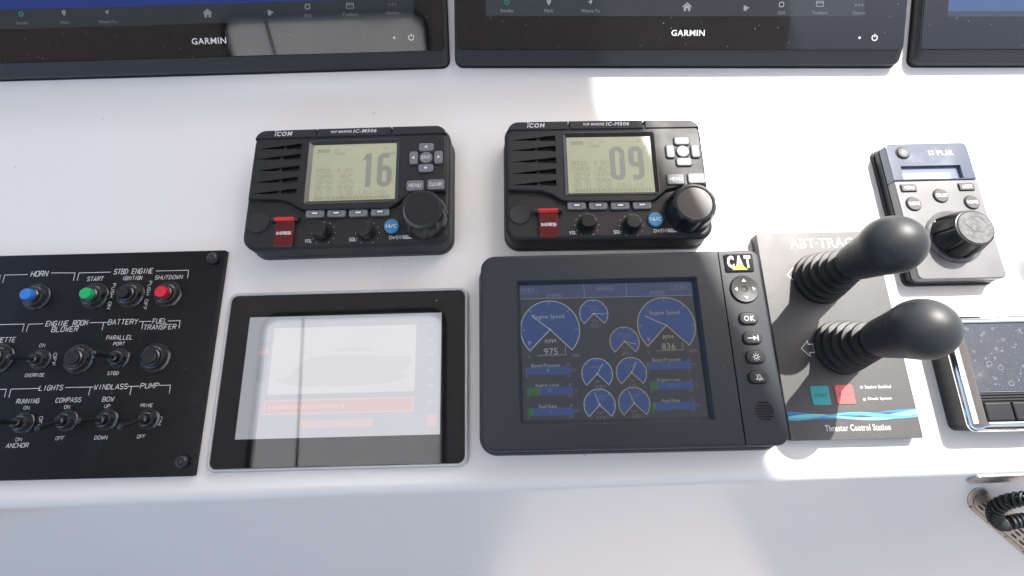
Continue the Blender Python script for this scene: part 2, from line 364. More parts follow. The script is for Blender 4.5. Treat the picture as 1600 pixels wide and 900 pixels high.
# ------------------------------------------------------------------ chartplotters
def chartplotter(label, pxl, pxr, w_mm, side, yaw_pts, screen_px, bar_h, glow, icons, logo, dots, right_vis):
    a, b = UP.at(*yaw_pts[0], 14), UP.at(*yaw_pts[1], 14); yaw = math.atan2(b.y-a.y, b.x-a.x)
    D = Dev('chartplotter', label, 'chartplotter', UP, pxr if side == 'R' else pxl, 14, yaw, group='chartplotters along the top')
    if side == 'L' and yaw_pts[1][0] < 1500: w_mm = b.x-a.x
    H = 285.0; cx = -w_mm/2 if side == 'R' else w_mm/2; cy = H/2
    mb = MB()                                              # bezel: sloping chin below the glass
    E0 = lambda g: rrect(cx, cy-6.6, w_mm+5+g, H+15+g, 8+g/2, 6)
    mb.loft([(E0(0), -6), (E0(0), 6.8), (E0(-1.0), 8.0), (rrect(cx, cy, w_mm+2.4, H+2.4, 6.5, 6), 13.0), (rrect(cx, cy, w_mm+1.2, H+1.2, 6, 6), 13.5), (rrect(cx, cy, w_mm+.6, H+.6, 5.8, 6), 13.5), (rrect(cx, cy, w_mm+.6, H+.6, 5.8, 6), 11.5)], True, True)
    mb.build('bezel', GBZ, D.o)
    MB().loft([(E0(3), -6), (E0(3), .9)]).build('gasket', RUB, D.o)
    MB().box(cx, cy, w_mm, H, 5.5, 12, 14, .4, 6, nb=2).build('cover_glass', GLS, D.o)
    (sx, sy), far = screen_px                              # lower inner corner of the lit area, width
    x, y = D.l(sx, sy); s = MB()
    x0, x1 = (x-far, x) if side == 'R' else (x, x+far)
    bar, blue = MB(), MB()
    bar.rect(x0, y, x1, y+bar_h, 14.08); blue.rect(x0, y+bar_h, x1, H-14, 14.08)
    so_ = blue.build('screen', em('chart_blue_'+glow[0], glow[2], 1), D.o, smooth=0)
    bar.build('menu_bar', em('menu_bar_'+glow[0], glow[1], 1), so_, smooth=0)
    ic, dimt, gr = Multi(), Multi(), MB()
    for t, px, py, tw in icons:
        cxp, cyp = D.l(px, py); z = 14.18; ic.group(t.islower())
        if t == 'standby':
            gr.stroke(circ(cxp, cyp, 2.2, 18), 1.5, z, True)
        elif t == 'pin':
            ic.stroke(circ(cxp, cyp+.8, 1.6, 14), 1.5, z, True); ic.flat([(cxp-1.9, cyp), (cxp, cyp-3.6), (cxp+1.9, cyp)], z+.03)
        elif t == 'arrow': ic.flat([(cxp+2.8, cyp+2.8), (cxp-3, cyp+.2), (cxp-.2, cyp-.1), (cxp+.6, cyp-3)], z)
        elif t == 'home':
            ic.stroke([(cxp-5, cyp+.4), (cxp, cyp+4.6), (cxp+5, cyp+.4)], 1.3, z)
            ic.flat([(cxp-3.6, cyp-4), (cxp-1.1, cyp-4), (cxp-1.1, cyp-1), (cxp+1.1, cyp-1), (cxp+1.1, cyp-4), (cxp+3.6, cyp-4), (cxp+3.6, cyp+.2), (cxp, cyp+3.2), (cxp-3.6, cyp+.2)], z)
        elif t == 'flag': ic.flat([(cxp-3, cyp-2.6), (cxp+.6, cyp-2.6), (cxp+.6, cyp-.4), (cxp+3, cyp-.4), (cxp+3, cyp+1.2), (cxp, cyp+1.2), (cxp, cyp+2.8), (cxp-3, cyp+2.8)], z)
        elif t == 'sos': ic.stroke(circ(cxp, cyp, 2.6, 18), 1.1, z, True); [ic.stroke([(cxp+2.1*math.cos(a_), cyp+2.1*math.sin(a_)), (cxp+3.4*math.cos(a_), cyp+3.4*math.sin(a_))], 1.5, z+.03) for a_ in (.78, 2.35, 3.93, 5.5)]
        elif t == 'bars': ic.stroke(rrect(cxp, cyp, 8, 5.4, .6, 2), .7, z, True); ic.stroke([(cxp-4, cyp+1), (cxp+4, cyp+1)], .7, z+.03)
        elif t == 'dots': [ic.flat(circ(cxp+q, cyp, .75, 10), z) for q in (-3.6, 0, 3.6)]
        else: put_text(dimt, t, cxp, cyp, None, 3.4 if not any(ch in t for ch in 'ypg') else 4.2, z)
    if ic.v: ic.build('menu_icon', em('icon_'+glow[0], glow[3], 1), D.o, smooth=0)
    if gr.v: gr.build('standby_icon', em('icon_green_'+glow[0], tuple(c*1.0 for c in (.015, .17, .12)), 1), D.o, smooth=0)
    if dimt.v: dimt.build('menu_lettering', em('menu_text_'+glow[0], tuple(c*.75 for c in glow[3]), 1), D.o, smooth=0)
    lg = MB()
    if logo: 
        D.text(lg, 'GARMIN', logo[0], logo[1], logo[2], logo[3], 14.12, bold=.008)
        lg.build('maker_lettering', WHT, D.o, smooth=0)
    if dots:
        p = MB(); x, y = D.l(*dots[0]); p.flat(circ(x, y, 1.3, 14), 14.12)
        x, y = D.l(*dots[1]); p.stroke([(x+3*math.cos(math.radians(q)), y+3*math.sin(math.radians(q))) for q in range(120, 421, 20)], .9, 14.12)
        p.stroke([(x, y+.6), (x, y+4.2)], .9, 14.12); p.build('power_symbol', WHT, D.o, smooth=0)
    return D
chartplotter('black glass chartplotter at the upper left, blue chart and dark menu bar', None, (695, 78.5), 640, 'R', [(0, 98.5), (695, 78.5)], ((647, 27.5), 590), 20.5,
             ('left', (.012, .018, .024), (.001, .022, .16), (.20, .21, .22)),
             [('standby', 33, 22, 0), ('Standby', 35, 36.5, 0), ('pin', 100, 20.5, 0), ('Mark', 102, 35, 0), ('arrow', 167, 19.5, 0), ('Where To', 168, 34, 0), ('home', 324.5, 21.5, 0),
              ('flag', 423, 20, 0), ('sos', 480.5, 10.5, 0), ('SOS', 481, 24.5, 0), ('bars', 547, 9, 0), ('Toolbars', 547, 22.5, 0), ('dots', 613, 7, 0), ('Options', 613.5, 20.5, 0)],
             (326.5, 64, 54, 10), [(616, 59), (642.5, 58.5)], True)
chartplotter('middle black glass chartplotter with dusty bezel, between the two others', (714, 77.5), None, 499, 'L', [(714, 77.3), (1411, 77.8)], ((759, 25), 428), 48,
             ('mid', (.022, .032, .042), (.005, .03, .10), (.36, .38, .40)),
             [('standby', 792, 3.5, 0), ('Standby', 792, 17.5, 0), ('pin', 857.5, 3.5, 0), ('Mark', 857.5, 17, 0), ('arrow', 922, 3.5, 0), ('Where To', 922.5, 17, 0), ('home', 1073.5, 11.5, 0),
              ('flag', 1166, 13, 0), ('sos', 1221, 7, 0), ('SOS', 1221, 20, 0), ('bars', 1281, 6, 0), ('Toolbars', 1281, 20, 0), ('dots', 1342, 8, 0), ('Options', 1342, 21, 0)],
             (1075, 51.5, 52, 9.5), [(1343, 59), (1366.5, 59)], True)
chartplotter('chartplotter at the upper right corner, mostly cut off, sky reflection painted into its blue screen', (1438, 77), None, 499, 'L', [(1438, 77), (1600, 77)], ((1480, 26), 428), 6,
             ('right', (.03, .05, .08), (.05, .11, .28), (.36, .38, .40)), [], None, None, False)  # chart blue plus reflected sky glare, both put into the glow

# ------------------------------------------------------------------ VHF radios
def digits(mb, txt, x, y, w, h, t, z):
    def arc(cx, cy, r, a0, a1, n=5): return [(cx+r*math.cos(math.radians(a0+(a1-a0)*i/n)), cy+r*math.sin(math.radians(a0+(a1-a0)*i/n))) for i in range(n+1)]
    dw = w-t; r = dw*.46; X0, X1, Y0, Y1 = -dw/2, dw/2, -h/2+t/2, h/2-t/2
    for i, ch in enumerate(txt):
        ox = x+(i-.5)*(w+t*.75)
        if ch == '0': p = arc(X1-r, Y1-r, r, 0, 90)+arc(X0+r, Y1-r, r, 90, 180)+arc(X0+r, Y0+r, r, 180, 270)+arc(X1-r, Y0+r, r, 270, 360); mb.stroke([(ox+a, y+b) for a, b in p], t, z, True)
        elif ch == '1':
            mb.stroke([(ox+X1*.55, y-h/2), (ox+X1*.55, y+h/2)], t, z); mb.flat([(ox+X1*.55-t*.5, y+h/2), (ox+X1*.55-t*1.3, y+h*.30), (ox+X1*.55-t*.5, y+h*.30)], z)
        else:
            ym = Y0+(Y1-Y0)*.56
            p = arc(X1-r, ym-r, r, 0, 90)+arc(X0+r, ym-r, r, 90, 180)+arc(X0+r, Y0+r, r, 180, 270)+arc(X1-r, Y0+r, r, 270, 360)
            q = [(X0, ym-r)]+arc(X0+r, Y1-r, r, 180, 90)+[(X1-t*.1, Y1)]
            f = 1 if ch == '6' else -1
            mb.stroke([(ox+a*f, y+b*f) for a, b in p], t, z, True); mb.stroke([(ox+a*f, y+b*f) for a, b in q], t, z+.04)
def radio(label, cpx, yaw, num, zoom_layout=(360, 180, 3.75)):
    """layout is read in radio one's own millimetres; the second radio is the same model"""
    D = Dev('marine_radio', label, 'radio', LOW, cpx, 34, yaw, group='two fixed marine radios')
    Lr = LAY; W, Hh = 213.0, 134.0; P = D.o; z = 34
    def q(zx, zy, h=z): return Lr.l(zx, zy, h)
    def TS(mb, t, zx, zy, zw, zh, zz, h=z, **k):
        x, y = q(zx, zy, h); kx, ky = Lr.k(zx, zy, h); stroke_text(mb, t, x, y, zw*kx, zh*ky, zz, **k)
    def T(mb, t, zx, zy, zw, zh, zz, h=z, **k):
        x, y = q(zx, zy, h); kx, ky = Lr.k(zx, zy, h); put_text(mb, t, x, y, zw*kx if zw else None, zh*ky, zz, **k)
    MB().box(0, 0, W+3, Hh+5, 17, 0, 5.6, 1.8, 6).build('mounting_gasket', mat('gasket_grey', (.022, .025, .03), .5), P); MB().box(0, 0, W-2, Hh, 15, 4, 7.2, .3, 6).build('case_groove', BLK, P)
    MB().box(0, 0, W, Hh+2, 15, 6.8, 29.5, 5.0, 7, flare=.3, nb=5).build('case', RADIO, P)
    # raised upper deck: speaker, screen and keypad
    pts = [(88, 492), (150, 494), (290, 497), (345, 512), (395, 545), (430, 556), (700, 553), (930, 546), (975, 520), (1030, 476), (1120, 455), (1272, 447)]
    low = [q(*p) for p in pts]
    top = [p for p in rrect(0, -1, W-7, Hh-7, 12, 6) if p[1] > 20]
    top.sort(key=lambda p: math.atan2(p[1]-20, p[0]))
    xr, xl = W/2-3.5, -W/2+3.5
    low[0] = (xl, low[0][1]); low[-1] = (xr, low[-1][1])
    outer = low + top
    def shrink(poly, d):
        n = len(poly); out = []
        for i in range(n):
            a, b, c = Vector(poly[i-1]), Vector(poly[i]), Vector(poly[(i+1) % n]); t1, t2 = (b-a).normalized(), (c-b).normalized()
            m = (Vector((-t1.y, t1.x))+Vector((-t2.y, t2.x))).normalized(); out.append(tuple(b+m*d))
        return out
    dk_ = MB(); dk_.loft([(outer, 28), (outer, 31.5), (shrink(outer, .9), 33.4), (shrink(outer, 2.0), 34)])
    cut = MB()
    for k in range(5):                                     # five wedge-shaped speaker slots
        ys = (190, 250, 318, 385, 452)[k]; x0 = (160, 145, 135, 128, 122)[k]; x1 = (418, 412, 405, 395, 388)[k]
        a = q(x0, ys+10); b = q(x1, ys-22); c = q(x1, ys+12)
        cut.prism([a, (c[0], a[1]-1.6), (b[0], b[1]+.5)], 20, 36)
    # screen well
    sx0, sy1 = q(462, 150); sx1, sy0 = q(985, 505)
    cut.prism(rrect((sx0+sx1)/2, (sy0+sy1)/2, sx1-sx0, sy1-sy0, 2, 3), 31.0, 37)
    dk_.cut(cut); dk_.build('front_plate', RADIO, P, smooth=28)
    fa, fb = q(110, 160), q(425, 480); fa = (max(fa[0], xl+4), fa[1]); MB().rect(fa[0], fb[1], fb[0], fa[1], 29.7).build('slot_dark_sheet', BLK, P, smooth=0)  # black sheet put under the slots to paint their dark depth
    for k in range(5):
        br = MB()
        ys = (190, 250, 318, 385, 452)[k]; xm = (318, 298, 290, 290, 285)[k]; a = q(xm, ys-2)
        br.box(a[0], a[1]-.2, 3.2, 6, .3, 29.8, 32.6, .3, 2); br.build('speaker_bar', RADIO, P)
    # brand band along the top, in three pieces
    band = rrect(0, 0, W-7, Hh-.2, 11.5, 7)
    yb = Hh/2-1-10.0
    xa, xb = q(507, 95)[0], q(945, 80)[0]
    for (u, v) in ((-999, xa-.5), (xa+.5, xb-.5), (xb+.5, 999)):
        p = clip(clip(clip(band, 0, -1, -yb), 1, 0, v), -1, 0, -u)
        MB().loft([(p, 27), (p, 33.0), (shrink(p, .9), 34.9), (shrink(p, 1.6), 35.3)]).build('brand_band', RADIO2, P)
    # screen
    fx, fy = (sx0+sx1)/2, (sy0+sy1)/2; fw, fh = sx1-sx0, sy1-sy0
    MB().loft([(rrect(fx, fy, fw, fh, 2, 3), 31.1), (rrect(fx, fy, fw, fh, 2, 3), 34.3), (rrect(fx, fy, fw-1.6, fh-1.6, 1.5, 3), 34.5), (rrect(fx, fy-.3, fw-9, fh-8.5, 1, 3), 32.2), (rrect(fx, fy-.3, fw-9, fh-8.5, 1, 3), 31.2)], False, False).build('screen_bezel', mat('radio_gloss_bezel', (.018, .019, .022), .22), P)
    X0, X1, Y0, Y1 = fx-fw/2+4.5, fx+fw/2-4.5, fy-.3-fh/2+4.25, fy-.3+fh/2-4.25
    lcd = MB().rect(X0, Y0, X1, Y1, 32.0).build('screen', LCD, P, smooth=0)
    lw, lh = X1-X0, Y1-Y0; dg, ft = MB(), Multi()
    U = lambda u: X0+u*lw
    V = lambda v: Y1-v*lh
    if num == '16': digits(dg, num, U(.755), V(.48), lw*.175, lh*.60, lw*.062, 32.12)
    else: digits(dg, num, U(.70), V(.48), lw*.175, lh*.60, lw*.062, 32.12)
    put_text(dg, 'USA' if num == '16' else 'USA', U(.33), V(.165), lw*.12, lh*.05, 32.12, bold=.02)
    for t, v, u0, u1 in (('SPEED  9.2KT', .475, .05, .49), ('COURSE  062°', .575, .05, .49), ('25°54.1437N', .675, .07, .50), ('80°06.7636W', .775, .07, .50), ('SEP 21 15:00', .87, .05, .50), ('CALLING', .865, .58, .88)):
        stroke_text(ft, t, U((u0+u1)/2), V(v), (u1-u0)*lw, lh*.066, 32.1, .15)
    ft.rect(U(.05), V(.145), U(.20), V(.075), 32.09); stroke_text(ft, 'INT  USA', U(.35), V(.10), lw*.22, lh*.045, 32.1)
    ft.group(); ft.rect(U(.83), V(.075), U(.90), V(.09), 32.1); ft.rect(U(.86), V(.055), U(.87), V(.11), 32.11)
    x = .06; ft.group()
    while x < .93:
        d = random.uniform(.012, .035); ft.rect(U(x), V(.985), U(x+d), V(.925), 32.09); x += d+random.uniform(.006, .014)
    put_text(dg, 'IM', U(.955), V(.19), lw*.055, lh*.06, 32.13)
    dg.build('channel_number', LCDD, lcd, smooth=0); ft.build('screen_lettering', LCDM, lcd, smooth=0)
    # keys
    kt = Multi()
    def key(zx, zy, zw, zh, h0=34, hh=2.2, r=2.2, name='key'):
        x, y = q(zx, zy, h0+1.5); kx, ky = Lr.k(zx, zy, h0)
        MB().box(x, y, zw*kx+2.0, zh*ky+2.0, r+1, h0-1, h0+.15, .1, 4, nb=1).build('key_surround', BLK, P)
        MB().box(x, y, zw*kx, zh*ky, r, h0-.5, h0+hh, 1.0, 4).build(name, KEY, P); return x, y
    c = q(1146, 248, 35.5)
    kw = 7.2
    for dx, dy, ww, hh in ((0, 1, 16, 9.4), (0, -1, 16, 9.4), (-1, 0, 9.0, 15.2), (1, 0, 9.0, 15.2)):
        x, y = c[0]+dx*13.2, c[1]+dy*12.4
        MB().box(x, y, ww+2.2, hh+2.2, 3.4, 33, 34.15, .1, 4, nb=1).build('key_surround', BLK, P)
        MB().box(x, y, ww, hh, 2.6, 33.5, 36.2, 1.0, 4).build('arrow_key', KEY, P)
        t = Vector((dx, dy)); n_ = Vector((-dy, dx)); p0 = Vector((x, y))
        kt.flat([tuple(p0+t*1.9), tuple(p0+n_*1.9-t*1.0), tuple(p0-n_*1.9-t*1.0)], 36.3)
    MB().lathe(c[0], c[1], [(8.0, 33), (8.0, 34.2)], 28).build('key_surround', BLK, P)
    MB().lathe(c[0], c[1], [(6.9, 33.5), (6.9, 35.2), (6.5, 36), (5.9, 36.2)], 28).build('enter_key', KEY, P)
    stroke_text(kt, 'ENT', c[0], c[1], 8.4, 3.3, 36.3, .16)
    for t, zx, zy in (('MENU', 1081, 413), ('CLEAR', 1203, 406)):
        x, y = key(zx, zy, 100, 60); stroke_text(kt, t, x, y, 11.8, 3.4, 36.35, .15)
    for i in range(4):
        zx, zy = (496, 622, 750, 878)[i], (578, 575, 573, 568)[i]; x, y = key(zx, zy, 108, 46, 29.6, 2.6, 2.0, 'soft_key')
        kx = Lr.k(zx, zy)[0]
        MB().box(x, y, 9.5, 3.6, .8, 32.1, 32.5, .15, 2, nb=1).build('soft_key_window', mat('key_window', (.10, .11, .12), .25), P)
        kt.rect(x-2.9, y-.9, x+2.9, y+.9, 32.62)
    kt.build('key_lettering', WHT, P, smooth=0)
    # knobs
    dots = Multi()
    def small_knob(zx, zy, name, zt):
        x, y = q(zx, zy, 29.5); nf = 10; dots.group()
        MB().lathe(x, y, [(10.2, 29), (10.2, 30.0), (9.6, 30.4)], 32).build('knob_collar', BLK, P)
        md = lambda k, a: 1-.07*max(0, math.cos(nf*a))**2 if k in (1, 2, 3) else 1
        MB().lathe(x, y, [(8.6, 30), (8.6, 31), (8.3, 38), (7.6, 41.2), (7.0, 42.2), (6.0, 42.6)], 60, md).build(name, KNOB, P)
        for a in range(-60, 241, 30):
            ra = math.radians(a-0); dots.flat(circ(x+12.2*math.cos(ra), y+12.2*math.sin(ra), .42, 8), 29.72)
        return x, y
    small_knob(545, 690, 'volume_knob', 'VOL'); small_knob(803, 690, 'squelch_knob', 'SQL')
    x, y = q(1143, 604, 29.5); nf = 9
    MB().lathe(x, y, [(25.5, 28.5), (25.5, 30.2), (24.6, 31)], 48).build('knob_collar', RADIO, P)
    md = lambda k, a: 1-.085*max(0, math.cos(nf*a))**1.5*(1 if k in (2, 3, 4) else .4 if k == 5 else 0)
    MB().lathe(x, y, [(23.6, 30), (24.0, 31), (23.8, 34), (23.2, 42), (22.4, 47), (21.4, 50), (20.0, 51.4), (18.0, 51.8), (17.2, 51.2), (16.6, 50.9)], 108, md).build('channel_knob', KNOB, P)
    # blue 16/C key
    x, y = q(944, 650, 31.5)
    MB().lathe(x, y, [(9.2, 29), (9.2, 29.75)], 28).build('key_surround', BLK, P)
    MB().lathe(x, y, [(7.9, 29.2), (7.9, 31.2), (7.4, 32), (6.6, 32.3)], 32).build('channel_sixteen_key', mat('blue_key', (.045, .22, .42), .3), P)
    bt = Multi(); put_text(bt, '16/C', x, y, 11.0, 4.2, 32.42, bold=.012)
    # microphone socket cap
    x, y = q(160, 630, 30.5)
    cap = MB(); cap.lathe(x, y, [(12.4, 28), (12.4, 29.75)], 36); cap.build('cap_groove', BLK, P)
    MB().lathe(x, y, [(11.4, 28.5), (11.4, 30.2), (10.6, 30.9), (8.5, 30.6), (3, 30.4)], 36).build('microphone_cap', RUB, P)
    # distress key under a red flap
    x, y = q(318, 690, 31); hx, hy = q(322, 612, 32)
    MB().box(x, y, 19, 26, 2, 29, 30.1, .2, 3).build('distress_key', mat('distress_base', (.03, .01, .011), .4), P)
    fl = MB(); fl.box(x, y-1.5, 19.5, 27, 2.2, 31.6, 33.0, .6, 4); f_ = fl.build('distress_flap', REDF, P)
    MB().tube([(hx-10, hy, 32.6), (hx+10, hy, 32.6)], 2.6, 14).build('flap_hinge', mat('red_hinge', (.55, .015, .02), .2), P)
    for s_ in (-1, 1): MB().tube([(hx+s_*10.2, hy, 32.2), (hx+s_*14.5, hy, 32.2)], 2.7, 12).build('hinge_barrel', KNOB, P)
    stroke_text(bt, 'DISTRESS', x, y-1, 14.5, 3.0, 33.1, .2)
    # lettering
    T(bt, 'ıCOM', 312, 110, 98, 26, 35.45, h=35.3, bold=.02, shear=.15)
    xx, yy = q(270, 96, 35.3); bt.stroke(circ(xx, yy, 1.2, 12), .5, 35.5, True)
    T(bt, 'VHF MARINE', 649, 97, 124, 15, 35.45, h=35.3, bold=.006, shear=.2); T(bt, 'IC-M506', 790, 92, 134, 20, 35.45, h=35.3, bold=.008, shear=.2)
    TS(bt, 'VOL', 458, 736, 42, 18, 29.7, h=29.6, pen=.15); TS(bt, 'SQL', 718, 728, 42, 18, 29.7, h=29.6, pen=.15); TS(bt, 'CH/ENT', 972, 716, 80, 18, 29.7, h=29.6, pen=.15)
    a = q(1040, 714, 29.6); bt.flat(rrect(a[0], a[1], 9.5, 3.8, 1, 3), 29.68)
    bk = MB(); put_text(bk, 'PWR', a[0], a[1], 7, 2.3, 29.78, bold=.01); bk.build('power_lettering', BLK, P, smooth=0)
    bt.build('lettering', WHT, P, smooth=0); dots.build('dial_dots', WHT, P, smooth=0)
REDF = mat('red_translucent_flap', (.13, .005, .008), .12, coat=.5, alpha=.72)
LAY = Dev.__new__(Dev); LAY.fr, LAY.face, LAY.zoom = LOW, 34, (360, 180, 3.75)
_c = [LOW.at(*p, 34) for p in ((391.5, 204), (704, 194.7), (705, 381), (371, 384))]
LAY.c = (_c[0]+_c[1]+_c[2]+_c[3])/4; _y = math.radians(-.3); LAY.ca, LAY.sa = math.cos(_y), math.sin(_y)
def px_center(fr, pts, h):
    c = sum((fr.at(*p, h) for p in pts), Vector((0, 0)))/len(pts); return c
def radio_at(label, pts, yaw, num):
    c = px_center(LOW, pts, 34)
    real = Frame.at
    # centre given in millimetres: find it through a Dev made at that point
    D0 = Dev.__init__
    def init(s, name, lab, cat, fr, cpx, face, yaw_, zoom=(0, 0, 1), group=None):
        D0(s, name, lab, cat, fr, (800, 450), face, yaw_, zoom, group)
        s.c = c; s.o.location = fr.O + fr.ex*(c.x*S) + fr.ey*(c.y*S)
    Dev.__init__ = init
    try: radio(label, None, math.radians(yaw), num)
    finally: Dev.__init__ = D0
radio_at('black marine radio in the shade above the touchscreen, showing channel 16', ((391.5, 204), (704, 194.7), (705, 381), (371, 384)), -.3, '16')
radio_at('black marine radio above the engine display, half in sun, showing channel 09', ((789, 189.5), (1093, 188), (1117, 370), (795, 369)), -1.3, '09')

# ------------------------------------------------------------------ engraved switch panel
def switch_panel():
    D = Dev('switch_panel', 'black engraved switch panel with coloured push buttons and toggles at the left', 'switch panel', LOW, (352.7, 390.6), 6, math.radians(-.6), (0, 380, 2.3676))
    # the Dev was centred with a raw pixel; put its origin on the plate's upper right corner
    c = LOW.at(352.7, 390.6, 6); D.c = c; D.o.location = (c.x*S, c.y*S, 0); P = D.o; z = 6.0
    bl = D.l(735, 862); H = -bl[1]; Wp = 330.0
    MB().box(-Wp/2, -H/2, Wp, H, 1.2, 0, z, .9, 3).build('plate', PANEL, P)
    tx = Multi(); T = lambda t, x, y, w_, h_, **k: D.stext(tx, t, x, y, w_, h_, **k)
    ln = lambda pts: tx.stroke([D.l(*p) for p in pts], .55, z+.14)
    T('HORN', 147, 113, 60, 19, shear=.1); ln([(10, 147), (18, 118), (103, 116)]); ln([(190, 110), (278, 110), (272, 138)]); ln([(-60, 122), (2, 119), (-4, 145)])
    T('STBD ENGINE', 495, 104, 142, 18, shear=.1); ln([(286, 138), (293, 110), (410, 107)]); ln([(577, 103), (698, 100), (694, 130)])
    T('START', 353, 132, 58, 15, shear=.1); T('IGNITION', 490, 129, 70, 14, shear=.1); T('SHUTDOWN', 625, 126, 100, 14, shear=.1)
    T('PUSH ON', 413, 195, 92, 11, rot=-math.pi/2-.03); T('PUSH OFF', 546, 193, 106, 11, rot=-math.pi/2-.03)
    T('ENGINE ROOM', 248, 296, 152, 18, shear=.1); T('BLOWER', 241, 318, 96, 18, shear=.1)
    ln([(97, 328), (106, 300), (160, 298)]); ln([(332, 294), (398, 293)]); ln([(384, 294), (378, 322)]); ln([(-60, 303), (90, 299), (83, 328)])
    T('BATTERY', 456, 291, 108, 18, shear=.1); ln([(515, 290), (560, 289)]); ln([(530, 290), (525, 318)])
    T('FUEL', 592, 288, 52, 17, shear=.1); T('TRANSFER', 592, 310, 118, 17, shear=.1); ln([(622, 288), (667, 286), (662, 316)])
    T('CIGARETTE', -5, 358, 124, 17, shear=.1); T('PARALLEL', 443, 349, 95, 15, shear=.1); T('PORT', 441, 372, 40, 12, shear=.1); T('STBD', 419, 481, 40, 12, shear=.1)
    T('ON', 157, 378, 20, 12, shear=.1); T('OVERRIDE', 129, 488, 70, 12, shear=.1); T('OFF', 201, 430, 46, 12, rot=-math.pi/2)
    T('LIGHTS', 190, 535, 86, 18, shear=.1); ln([(33, 571), (41, 540), (146, 537)]); ln([(242, 534), (346, 532)]); ln([(335, 533), (328, 563)]); ln([(-60, 543), (24, 540), (17, 570)])
    T('WINDLASS', 411, 531, 122, 18, shear=.1); ln([(474, 530), (516, 529)]); ln([(487, 530), (481, 561)])
    T('PUMP', 554, 527, 66, 18, shear=.1); ln([(590, 526), (631, 525), (627, 556)])
    T('RUNNING', 104, 584, 82, 16, shear=.1); T('ON', 99, 609, 20, 12); T('COMPASS', 254, 580, 92, 16, shear=.1); T('ON', 249, 606, 20, 12); T('BOW', 401, 577, 42, 16, shear=.1); T('UP', 397, 603, 20, 12)
    T('PRIME', 543, 600, 44, 12, shear=.1); T('ON', 592, 657, 30, 12, rot=-math.pi/2); T('OFF', 149, 662, 40, 12, rot=-math.pi/2)
    T('ON', 70, 726, 22, 12); T('ANCHOR', 65, 748, 80, 16, shear=.1); T('OFF', 222, 721, 30, 13, shear=.1); T('DOWN', 374, 719, 46, 13, shear=.1); T('OFF', 523, 715, 30, 13, shear=.1)
    tx.build('lettering', WHT, P, smooth=0)
    nut = mat('black_nut', (.008, .008, .010), .14, 1.7); 
    def base(x, y, r=9.5, parent=P):
        MB().lathe(x, y, [(r+2.2, 5.5), (r+2.2, 6.9), (r+1.6, 7.8), (r-.4, 8.2)], 36).build('washer', nut, parent)
        return MB().lathe(x, y, [(r-.6, 7), (r-.6, 8.5), (r-1.6, 11), (r-3, 12)], 12).build('nut', nut, parent)
    def button(zx, zy, capm, name, hcap=19.0, rc=6.0, r=12.2):
        x, y = D.l(zx, zy, 8)
        base(x, y, r)
        MB().lathe(x, y, [(rc+1.6, 10), (rc+1.6, 13), (rc+.6, 14)], 28).build('button_collar', nut, P)
        MB().lathe(x, y, [(rc, 12), (rc, hcap-1), (rc-.35, hcap-.3), (rc-1.2, hcap)], 28).build(name, capm, P)
    button(131, 197, mat('blue_cap', (.03, .20, .62), .35), 'push_button'); button(347, 194, mat('green_cap', (.01, .42, .12), .35), 'push_button')
    button(481, 190, mat('black_cap', (.012, .012, .014), .3), 'push_button'); button(620, 188, mat('red_cap', (.62, .012, .03), .35), 'push_button')
    for zx, zy in ((-8, 424), (288, 428), (572, 423)):
        button(zx, zy, mat('black_cap', (.012, .012, .014), .3), 'push_button', 16.0, 7.0, 13.0)
    def toggle(zx, zy, tip, r=8.4):
        x, y = D.l(zx, zy, 8); base(x, y, r)
        MB().lathe(x, y, [(5, 10), (5, 14.5), (4.2, 16), (3, 16.6)], 24).build('toggle_bush', nut, P)
        t = D.l(tip[0], tip[1], 33); d = Vector((t[0]-x, t[1]-y, 20))
        if d.xy.length > 15: d.xy = d.xy.normalized()*15
        p0 = Vector((x, y, 14)); pts = [tuple(p0+d*k) for k in (0, .3, .7, .93, 1.0)]
        MB().tube(pts, [1.7, 1.9, 2.6, 2.8, 1.8], 14).build('toggle_lever', KNOB, P)
    for b_, t_ in (((146, 430), (30, 420)), ((438, 425), (345, 406)), ((83, 664), (-14, 660)), ((244, 656), (135, 688)), ((393, 653), (288, 657)), ((548, 651), (442, 682))): toggle(*b_, t_)
    for zx, zy in ((787, 56), (672, 808)):
        x, y = D.l(zx, zy, 8)
        MB().lathe(x, y, [(6.6, 5.5), (6.6, 7.5), (6.1, 9.2), (4.8, 10.8), (2.8, 11.8), (.6, 12.1)], 28).build('screw_cap', KNOB, P)
switch_panel()

